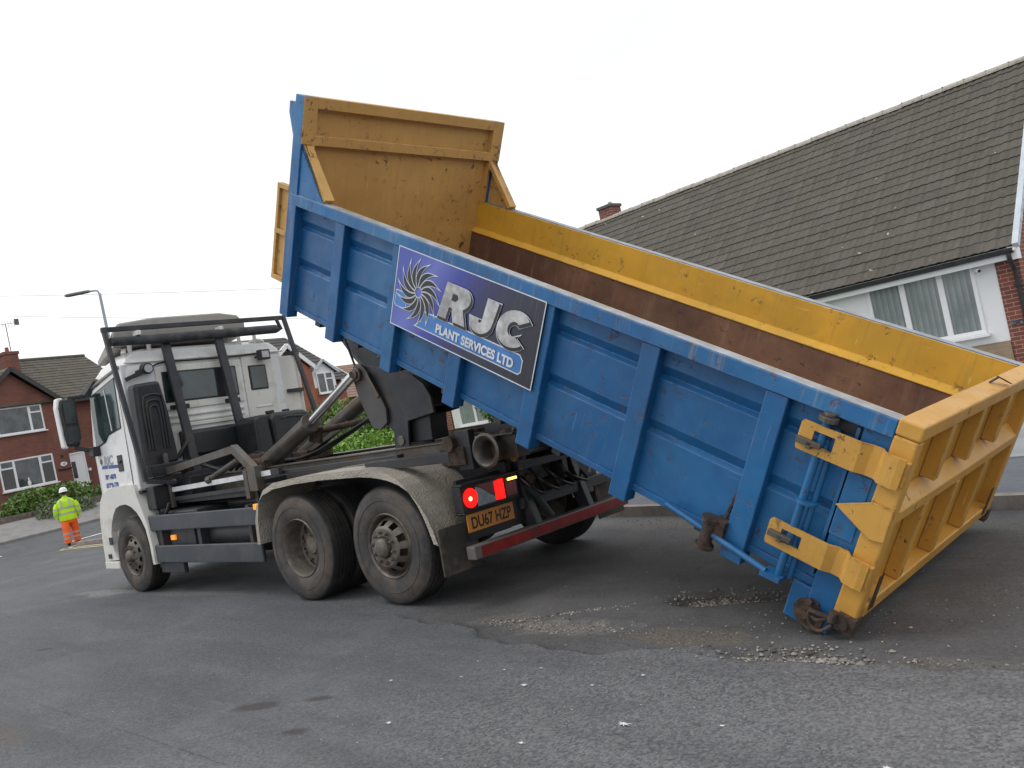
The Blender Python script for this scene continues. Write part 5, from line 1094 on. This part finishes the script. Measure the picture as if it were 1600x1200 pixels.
    ch = MB().box(.85, 1.5, 2.3, 2.9, 6.5, 8.40).obj('chimney', BRICK_L, root); MB().box(.80, 1.55, 2.25, 2.95, 8.40, 8.55).obj('chimney_cap', BRICK_L, ch, .01); MB().cyl((1.18, 2.6, 8.55), (1.18, 2.6, 8.80), .10, .08).obj('chimney_pot', BRICK_M, ch)
    ae = MB(); ae.cyl((1.20, 2.3, 7.9), (1.20, 2.3, 9.9), .02, n=6); ae.cyl((.8, 2.3, 9.85), (1.7, 2.1, 9.92), .012, n=5)
    for k in range(6): ae.cyl((.9 + .14 * k, 2.28, 9.7), (.9 + .14 * k, 2.28, 10.05), .008, n=5)
    ae.box(1.55, 1.75, 2.1, 2.15, 9.8, 10.1); ae.obj('aerial', STEEL, root)
left_house()
def mid_house():
    root = thing('dormer_house', 'orange brick house with a white dormer window, seen between cab and lifting arm', 'house', facade_frame(30.719, -20.706))
    g = 1.6
    MB().box(-5.0, 1.98, .0, 8, g - 1, 4.16).obj('main_wall', BRICK_M, root)
    MB().prism([(-4.9, g - 1), (-1.02, g - 1), (-1.02, 4.9), (-2.48, 6.0), (-4.2, 4.9), (-4.9, 4.5)], 'y', -.7, .0).obj('gable_wall', BRICK_M, root)
    for x0, z0, x1, z1 in ((-2.48, 6.20, -.86, 4.98), (-2.48, 6.20, -4.4, 4.9)): MB().bar((x0, -.82, z0), (x1, -.82, z1), .08, .22).obj('bargeboard', UPVC, root)
    sl = math.hypot(1.62, 1.22)
    roof_slope('gable_roof', TILE_M, root, (-.84, -.85, 5.0), (0, 1, 0), (-1.62 / sl, 0, 1.22 / sl), 3.6, sl, gauge=.33, cols=2)
    roof_slope('gable_roof', TILE_M, root, (-4.4, 2.75, 4.95), (0, -1, 0), (1.92 / 2.3, 0, 1.28 / 2.3), 3.6, 2.3, gauge=.33, cols=2)
    ry, rz = 4.2, 7.4; e = (-.35, 4.18); sl = math.hypot(ry - e[0], rz - e[1]); S = ((ry - e[0]) / sl, (rz - e[1]) / sl)
    roof_slope('roof', TILE_M, root, (-5.2, e[0], e[1]), (1, 0, 0), (0, S[0], S[1]), 7.5, sl, gauge=.33, cols=3, step=.035)
    roof_slope('rear_roof', TILE_M, root, (2.3, 8.75, e[1]), (-1, 0, 0), (0, -S[0], S[1]), 7.5, sl, gauge=.33, cols=1)
    MB().add([(1.78, 0, 4.16), (1.78, 8, 4.16), (1.78, 4.2, 7.25), (1.98, 0, 4.16), (1.98, 8, 4.16), (1.98, 4.2, 7.25)], [(0, 1, 2), (5, 4, 3), (0, 3, 4, 1), (1, 4, 5, 2), (2, 5, 3, 0)]).obj('end_gable', BRICK_M, root)
    MB().bar((2.32, e[0], e[1] - .04), (2.32, ry, rz - .04), .05, .18).obj('verge_board', UPVC, root)
    MB().box(-5.2, -.7, -.42, -.34, 4.05, 4.2).box(1.35, 2.3, -.42, -.34, 4.05, 4.2).obj('gutter', UPVC, root)
    # dormer
    dx = -.36
    MB().box(-.45 + dx, 1.20 + dx, -.43, .0, 1.2, 3.89).obj('bay_wall', BRICK_M, root)
    MB().prism([(-.50 + dx, 3.9), (1.20 + dx, 3.9), (1.20 + dx, 4.68), (.35 + dx, 5.28), (-.50 + dx, 4.68)], 'y', -.44, 2.8).obj('dormer_wall', RENDER_W, root)
    window(root, -.20 + dx, 1.0 + dx, 3.58, 4.68, -.47, mull=(.42 + dx,), tops=((.44 + dx, .96 + dx, 4.32),), fw=.07)
    sl = math.hypot(1.08, .74)
    roof_slope('dormer_roof', TILE_M, root, (1.43 + dx, -.62, 4.60), (0, 1, 0), (-1.08 / sl, 0, .74 / sl), 3.2, sl, gauge=.3, cols=2)
    roof_slope('dormer_roof', TILE_M, root, (-.73 + dx, 2.58, 4.60), (0, -1, 0), (1.08 / sl, 0, .74 / sl), 3.2, sl, gauge=.3, cols=2)
    PB = simple('pale_barge', (.5, .54, .56), .5)
    MB().bar((1.40 + dx, -.64, 4.58), (.35 + dx, -.64, 5.33), .05, .12).bar((-.70 + dx, -.64, 4.58), (.35 + dx, -.64, 5.33), .05, .12).obj('dormer_bargeboard', PB, root)
    ae = MB(); ae.cyl((-3.2, 4.2, 6.9), (-3.2, 4.2, 8.2), .02, n=5).cyl((-3.5, 4.2, 8.1), (-2.9, 4.2, 8.15), .015, n=5); ae.obj('aerial', STEEL, root)
    window(root, -3.9, -2.4, 2.2, 3.4, -.7, mull=(-3.15,), fw=.07)
mid_house()
def far_house():
    M_ = Matrix.Translation((0, 0, -1.35)) @ facade_frame(42.0, -34.5)
    root = thing('far_house', 'distant house with terracotta roof just left of the grey lifting arm', 'house', M_)
    MB().box(-6, 6.4, 0, 7, 0.5, 5.0).obj('wall', BRICK_M, root)
    ry, rz = 3.5, 7.6; e = (-.3, 4.9); sl = math.hypot(ry - e[0], rz - e[1]); S = ((ry - e[0]) / sl, (rz - e[1]) / sl)
    roof_slope('roof', TILE_F, root, (-6.2, e[0], e[1]), (1, 0, 0), (0, S[0], S[1]), 12.8, sl, gauge=.35, cols=1)
    roof_slope('rear_roof', TILE_F, root, (6.6, 7.3, e[1]), (-1, 0, 0), (0, -S[0], S[1]), 12.8, sl, gauge=.35, cols=1)
    m = MB(); m.prism([(1.2, 2.5), (5.2, 2.5), (5.2, 5.0), (3.2, 6.6), (1.2, 5.0)], 'y', -1.6, 0); m.obj('gable', BRICK_M, root)
    MB().bar((.9, -1.7, 4.8), (3.2, -1.7, 6.75), .08, .25).bar((5.5, -1.7, 4.8), (3.2, -1.7, 6.75), .08, .25).obj('bargeboard', UPVC, root)
    window(root, 2.2, 4.2, 3.4, 4.6, -1.6, mull=(3.2,), fw=.09)
    window(root, -4.5, -2.5, 3.2, 4.5, 0, mull=(-3.5,), fw=.09)
far_house()
# ------------------------------------------------------------------ hedges and shrubs
def foliage(name, blobs, n, size, mat, label, cat='shrub', group=None, stems=True, seed=1, parent=None):
    random.seed(seed); x0 = sum(b[0] for b in blobs) / len(blobs); y0 = sum(b[1] for b in blobs) / len(blobs); z0 = min(b[2] - b[5] for b in blobs)
    root = thing(name, label, cat, Matrix.Translation((x0, y0, z0)), group)
    m = MB(); tot = sum(b[3] * b[4] * b[5] for b in blobs)
    for b in blobs:
        k = int(n * b[3] * b[4] * b[5] / tot)
        for _ in range(k):
            d = Vector((random.gauss(0, 1), random.gauss(0, 1), random.gauss(0, 1))).normalized(); r = random.uniform(.45, 1.05) ** .6
            w = 1 + .18 * sin(5 * d.x + 3 * b[0]) * cos(4 * d.z + b[1] * 2); p = Vector((b[0] - x0 + d.x * b[3] * r * w, b[1] - y0 + d.y * b[4] * r * w, b[2] - z0 + d.z * b[5] * r * w))
            if p.z < 0: p.z = random.uniform(0, .1)
            a = Vector((random.gauss(0, 1), random.gauss(0, 1), random.gauss(.4, 1))).normalized(); c = a.cross(Vector((random.gauss(0, 1), random.gauss(0, 1), random.gauss(0, 1)))).normalized()
            s = size * random.uniform(.6, 1.4); nrm = a.cross(c)
            m.add([p - c * s * .45, p + a * s * .9 + nrm * s * .1, p + c * s * .45, p - a * s * .5], [(0, 1, 2, 3)])
    m2 = bpy.data.meshes.new('foliage'); m2.from_pydata(m.v, [], m.f); finish('foliage', m2, mat, root)
    for b in blobs:
        st = MB()
        for q in range(3): st.cyl((b[0] - x0 + random.uniform(-.1, .1), b[1] - y0, 0 - .15), (b[0] - x0 + random.uniform(-.3, .3) * b[3], b[1] - y0 + random.uniform(-.3, .3) * b[4], b[2] - z0 + b[5] * .3), .02, .008, 6)
        st.obj('stem', BARK, root)
    return root
def gz(x, y): return ground_z(x, y)
# front garden of the left house
foliage('hedge', [(29.8, -5.3, 1.15, .7, .6, .5), (30.0, -6.0, 1.25, .8, 1.0, .6), (30.0, -7.2, 1.25, .8, 1.0, .6)], 3800, .10, LEAF1, 'bright green hedge in front of the dark brick house, left of the worker', 'hedge', seed=2)
foliage('shrub', [(28.3, -6.1, .75, .5, .7, .5), (28.4, -7.0, .7, .5, .6, .45)], 1900, .08, LEAF2, 'low grey-green shrub behind the walking worker', 'shrub', seed=3)
foliage('shrub', [(29.6, -9.0, 1.1, .7, .9, .5), (29.9, -10.2, 1.0, .7, .9, .4)], 1700, .09, LEAF1, 'green shrub by the white front door, between worker and lorry cab', 'shrub', seed=4)
m = MB()
for y0_, y1_ in ((-12, -8.3), (-8.28, -5.5), (-5.48, -1.0)): m.box(28.85, 29.05, y0_, y1_, .2, .98)
gw = m.obj('garden_wall', simple('low_stone_wall', (.16, .13, .115), .9, 0, .35, 9, bmp=.5)); tag(gw, 'low dark garden wall in front of the brick house hedge', 'wall')
# gardens seen under the raised arm, between lorry and dormer house
foliage('hedge', [(11.2, -6.4, .75, 1.3, .5, .8), (13.4, -6.8, .85, 1.3, .5, .85), (15.6, -7.2, .9, 1.2, .5, .85), (9.0, -6.1, .7, 1.2, .5, .78)], 15000, .065, LEAF4, 'long bright green hedge seen under the lifting arm of the lorry', 'hedge', seed=5)
foliage('shrub', [(12.8, -8.6, 1.35, .9, .8, .95), (11.8, -9.2, 1.2, .7, .7, .8)], 5000, .075, LEAF1, 'rounded garden shrub behind the hedge below the dormer house', 'shrub', seed=6)
foliage('shrub', [(8.6, -10.2, .9, .6, .5, .8), (9.2, -10.9, 1.5, .5, .5, .7)], 4200, .06, LEAF3, 'dark green shrub with tall stems at the left end of the bungalow', 'shrub', seed=7)
foliage('shrub', [(10.5, -12.4, 1.6, .9, .9, .9), (15.8, -12.0, 1.6, 1.2, 1.0, .9)], 6000, .08, LEAF1, 'loose green bushes in the garden beyond the bungalow', 'bush', seed=8)
foliage('shrub', [(5.9, -6.9, .25, .5, .4, .5), (6.7, -7.1, .28, .5, .4, .5), (5.2, -6.6, .2, .45, .4, .45)], 4200, .05, LEAF1, 'low yellow-green shrub in front of the bungalow seen behind the lorry tail linkage', 'shrub', seed=9)
foliage('hedge', [(22, -17, 1.7, 2.2, .8, 1.0), (25, -15, 1.6, 1.5, .8, 1.0), (19, -19, 1.5, 2.2, .8, 1.0), (27.5, -18.5, 2.0, 1.5, .8, 1.0)], 9000, .12, LEAF1, 'garden hedge at the foot of the orange brick dormer house', 'hedge', seed=10)
for x, lab in ((10.3, 'pinkish timber gate post in the hedge under the lifting arm'),):
    p = thing('gate_post', lab, 'post', Matrix.Translation((x, -5.75, gz(x, -5.75))))
    MB().box(-.06, .06, -.06, .06, 0, 1.15).obj('post', simple('weathered_pink_timber', (.36, .22, .18), .8, 0, .2, 8), p, .01); MB().box(-.07, .07, -.07, .07, 1.151, 1.19).obj('post_cap', simple('weathered_pink_timber', (.3, .2, .2)), p, .01)
# ------------------------------------------------------------------ street lamp
lp = thing('street_lamp', 'tall grey street lamp behind the lorry cab', 'street lamp', Matrix.Translation((20.34, -5.83, -.1)))
MB().cyl((0, 0, 0), (0, 0, 1.4), .085).obj('base', STEEL, lp, .01, True)
GALV = simple('galvanised_post', (.34, .36, .38), .45, .4, .08, 4)
MB().cyl((0, 0, 1.4), (0, 0, 7.4), .062, .042, 16).obj('pole', GALV, lp, 0, True)
MB().curve([(0, 0, 7.38), (.05, .04, 7.50), (.20, .15, 7.53), (.30, .25, 7.53)], .028).obj('bracket', GALV, lp, smooth_=True)
Mx = Matrix.Rotation(math.atan2(.42, .45), 4, 'Z')
m = MB(); m.prism([(.28, -.055), (.40, -.11), (.95, -.13), (1.05, -.07), (1.05, .07), (.95, .13), (.40, .11), (.28, .055)], 'z', 7.50, 7.57); hd = m.obj('lamp_head', simple('lantern_grey', (.20, .21, .22), .5), lp, .02); hd.data.transform(Mx)
# overhead wires, on poles outside the picture
WIRE = simple('overhead_cable', (.25, .26, .27), .6)
def wire(a, b, sag, label):
    pts = []
    for i in range(13):
        t = i / 12; p = Vector(a).lerp(Vector(b), t); p.z -= sag * 4 * t * (1 - t); pts.append(p)
    m = MB(); m.curve(pts, .008, 5, 4); o = m.obj('overhead_wire', WIRE); tag(o, label, 'cable')
a, b = Vector((37.4, -3.4, 11.2)), Vector((19.6, -18.4, 7.1))
wire((36.72, -3.4, 11.16), (14.5, -22.9, 5.95), .25, 'upper thin overhead cable crossing the sky left of the container')
wire((36.4, -3.4, 10.45), (14.5, -22.9, 4.2), .25, 'lower thin overhead cable crossing the sky above the cab')
# ------------------------------------------------------------------ worker
def skin_mesh(name, verts, edges, radii, mat, parent, sub=2, root_i=0):
    me = bpy.data.meshes.new(name); me.from_pydata(verts, edges, []); o = bpy.data.objects.new(name, me); COL.objects.link(o)
    md = o.modifiers.new('skin', 'SKIN'); md.use_smooth_shade = True
    lay = me.skin_vertices[0].data if me.skin_vertices else None
    if lay is None:
        bm = bmesh.new(); bm.from_mesh(me); bm.verts.layers.skin.verify(); bm.to_mesh(me); bm.free(); lay = me.skin_vertices[0].data
    for i, r in enumerate(radii): lay[i].radius = r if isinstance(r, tuple) else (r, r); lay[i].use_root = (i == root_i)
    md2 = o.modifiers.new('sub', 'SUBSURF'); md2.levels = sub; md2.render_levels = sub
    dg = bpy.context.evaluated_depsgraph_get(); dg.update(); em = bpy.data.meshes.new_from_object(o.evaluated_get(dg)); bpy.data.objects.remove(o)
    return finish(name, em, mat, parent, smooth_=True, angle=80)
def worker():
    ang = math.atan2(-9, 20)   # walking away along the view
    Mx = Matrix.Translation((22.72, -4.48, ground_z(22.72, -4.48) + .0)) @ Matrix.Rotation(ang - pi / 2, 4, 'Z')   # local +y = facing, x = right
    root = thing('person', 'person in yellow hi-vis jacket, orange trousers and white helmet walking away on the road', 'person', Mx)
    HV = simple('hi_vis_yellow', (.50, .80, .02), .7, 0, .10, 9, emit=None); OR = simple('hi_vis_orange', (.85, .13, .015), .7, 0, .12, 9); TP = simple('reflective_tape', (.42, .43, .42), .35, .2, .05, 5)
    SK = simple('skin', (.50, .27, .19), .6); BT = simple('brown_boot', (.08, .05, .035), .7); HT = simple('white_helmet', (.82, .82, .83), .3); HR = simple('dark_hair', (.03, .025, .02), .8)
    # body: legs, torso, neck, head, arms, hands with fingers as one surface
    V_, E_, R_ = [], [], []
    def av(p, r, link=None):
        V_.append(p); R_.append(r); i = len(V_) - 1
        if link is not None: E_.append((link, i))
        return i
    pel = av((0, 0, .93), (.14, .11)); sp = av((0, .02, 1.18), (.13, .10), pel); ch_ = av((0, .03, 1.38), (.15, .11), sp); nk = av((0, .04, 1.51), .052, ch_); hd0 = av((0, .06, 1.60), .072, nk); hd1 = av((0, .06, 1.70), .085, hd0); hd2 = av((0, .05, 1.78), .05, hd1)
    for s in (1, -1):
        sh_ = av((s * .19, .02, 1.42), .062, ch_); el = av((s * .27, -.03 + .02 * s, 1.15), .046, sh_); wr = av((s * .27, .06 + .03 * s, .91), .030, el); pm = av((s * .268, .085 + .03 * s, .84), (.022, .040), wr)
        for k in range(4):
            f0 = av((s * .268, .115 + .03 * s - .022 * k, .79), .0095, pm); f1 = av((s * .262, .115 + .03 * s - .022 * k, .755 - .006 * (1 if k in (1, 2) else 0)), .008, f0)
        t0 = av((s * .25, .13 + .03 * s, .83), .010, pm); av((s * .245, .14 + .03 * s, .80), .009, t0)
        hp = av((s * .09, 0, .86), .095, pel); fwd = .16 * s; kn = av((s * .10, fwd * .7 + .03, .50), .062, hp); an = av((s * .11, fwd - .03, .11 + (.03 if s < 0 else 0)), .045, kn)
        av((s * .12, fwd + .10, .05 + (.01 if s < 0 else 0)), .04, an)
    body = skin_mesh('body', V_, E_, R_, SK, root)
    # head features on the far side of the head: nose, ears, mouth, eyes
    m = MB(); m.ball((0, .155, 1.655), .016, 8, 6, (1, 1.2, 1.6)); m.ball((.085, .06, 1.65), .02, 8, 6, (.5, 1, 1.6)); m.ball((-.085, .06, 1.65), .02, 8, 6, (.5, 1, 1.6)); m.obj('face_features', SK, body, 0, True)
    m = MB(); m.ball((.03, .138, 1.68), .01, 8, 6).ball((-.03, .138, 1.68), .01, 8, 6); m.obj('eyes', HR, body, 0, True)
    m = MB(); m.ball((0, .045, 1.68), .092, 14, 10, (1, 1.02, 1.05)); m.obj('hair', HR, root, 0, True)
    # helmet with brim
    m = MB(); k = 16
    for j, (r, z) in enumerate(((.150, 1.705), (.135, 1.715), (.128, 1.735), (.122, 1.77), (.100, 1.815), (.06, 1.845), (.0, 1.855))):
        for i in range(k): a = 2 * pi * i / k; m.v.append((r * cos(a) * .92, .05 + r * sin(a) * 1.1, z))
    for j in range(6):
        for i in range(k): m.f.append((j * k + i, j * k + (i + 1) % k, (j + 1) * k + (i + 1) % k, (j + 1) * k + i))
    m.obj('helmet', HT, root, 0, True, angle=60)
    # jacket: one skinned surface over torso and arms
    def loft(rings, mat, name, n=24):
        """rings: (cx, cy, z, rx, ry)"""
        m = MB()
        for cx, cy, z, rx, ry in rings:
            for i in range(n):
                a = 2 * pi * i / n; wr_ = 1 + .025 * sin(5 * a + 11 * z) + .015 * sin(9 * a - 23 * z); m.v.append((cx + rx * cos(a) * wr_, cy + ry * sin(a) * wr_, z))
        for j in range(len(rings) - 1):
            for i in range(n): m.f.append((j * n + i, j * n + (i + 1) % n, (j + 1) * n + (i + 1) % n, (j + 1) * n + i))
        m.f.append(tuple(range(n))); m.f.append(tuple((len(rings) - 1) * n + i for i in range(n)))
        return m
    jr = [(0, .0, .80, .255, .175), (0, .0, .83, .262, .18), (0, .005, .93, .262, .182), (0, .01, 1.05, .255, .18), (0, .015, 1.18, .262, .18), (0, .02, 1.30, .268, .175), (0, .025, 1.38, .255, .165), (0, .03, 1.44, .22, .145), (0, .035, 1.485, .15, .115), (0, .04, 1.52, .08, .085), (0, .045, 1.56, .07, .075)]
    m = loft(jr, HV, 'jacket')
    for s in (1, -1):
        A = [(s * .215, .02, 1.37, .095), (s * .275, .0, 1.27, .092), (s * .305, -.03 + .02 * s, 1.14, .083), (s * .318, .01 + .02 * s, 1.02, .075), (s * .312, .05 + .03 * s, .91, .066)]
        k = len(m.v); n = 14
        for x, y, z, r in A:
            for i in range(n): a = 2 * pi * i / n; m.v.append((x + r * cos(a), y + r * sin(a), z))
        for j in range(len(A) - 1):
            for i in range(n): m.f.append((k + j * n + i, k + j * n + (i + 1) % n, k + (j + 1) * n + (i + 1) % n, k + (j + 1) * n + i))
        m.f.append(tuple(k + i for i in range(n))); m.f.append(tuple(k + (len(A) - 1) * n + i for i in range(n)))
    jk = m.obj('jacket', HV, root, 0, True, angle=60)
    m = loft([(0, 0, .70, .185, .14), (0, 0, .76, .215, .155), (0, 0, .9, .22, .155), (0, 0, .98, .2, .15)], OR, 'trousers')
    for s in (1, -1):
        fwd = .16 * s; A = [(s * .105, .0, .80, .125), (s * .112, fwd * .4, .66, .122), (s * .115, fwd * .7 + .02, .50, .112), (s * .118, fwd * .85, .36, .106), (s * .12, fwd - .02, .22, .104), (s * .12, fwd - .02, .09, .108)]
        k = len(m.v); n = 14
        for x, y, z, r in A:
            for i in range(n): a = 2 * pi * i / n; m.v.append((x + r * cos(a) * (1 + .03 * sin(3 * a + 30 * z)), y + r * sin(a), z))
        for j in range(len(A) - 1):
            for i in range(n): m.f.append((k + j * n + i, k + j * n + (i + 1) % n, k + (j + 1) * n + (i + 1) % n, k + (j + 1) * n + i))
        m.f.append(tuple(k + i for i in range(n))); m.f.append(tuple(k + (len(A) - 1) * n + i for i in range(n)))
    tr = m.obj('trousers', OR, root, 0, True, angle=60)
    def band(cx, cy, z, rx, ry, hgt, par, z2=None):
        m = MB(); n = 24
        for zz in (z - hgt / 2, z + hgt / 2):
            for i in range(n): a = 2 * pi * i / n; wr_ = 1 + .025 * sin(5 * a + 11 * zz) + .015 * sin(9 * a - 23 * zz); m.v.append((cx + rx * cos(a) * wr_, cy + ry * sin(a) * wr_, zz))
        for i in range(n): m.f.append((i, (i + 1) % n, n + (i + 1) % n, n + i))
        m.obj('reflective_band', TP, par, 0, True)
    band(0, .012, 1.02, .268, .192, .05, jk); band(0, .016, 1.20, .273, .192, .05, jk)
    for s in (1, -1):
        band(s * .316, .0 + .02 * s, 1.02, .084, .084, .045, jk); band(s * .297, -.018 + .01 * s, 1.18, .095, .095, .045, jk)
        MB().bar((s * .13, -.172, 1.225), (s * .13, -.125, 1.46), .05, .008, (0, 1, 0)).obj('reflective_brace', TP, jk)
        fwd = .16 * s; band(s * .118, fwd * .82, .38, .114, .114, .05, tr); band(s * .12, fwd - .018, .24, .112, .112, .05, tr)
    for s in (1, -1):
        fwd = .16 * s; m = MB(); m.ball((s * .12, fwd + .05, .055), .08, 12, 8, (.72, 1.75, .75)); m.ball((s * .12, fwd - .02, .12), .07, 10, 8, (1, 1, 1.1)); m.obj('boot', BT, root, 0, True)
    return root
worker()
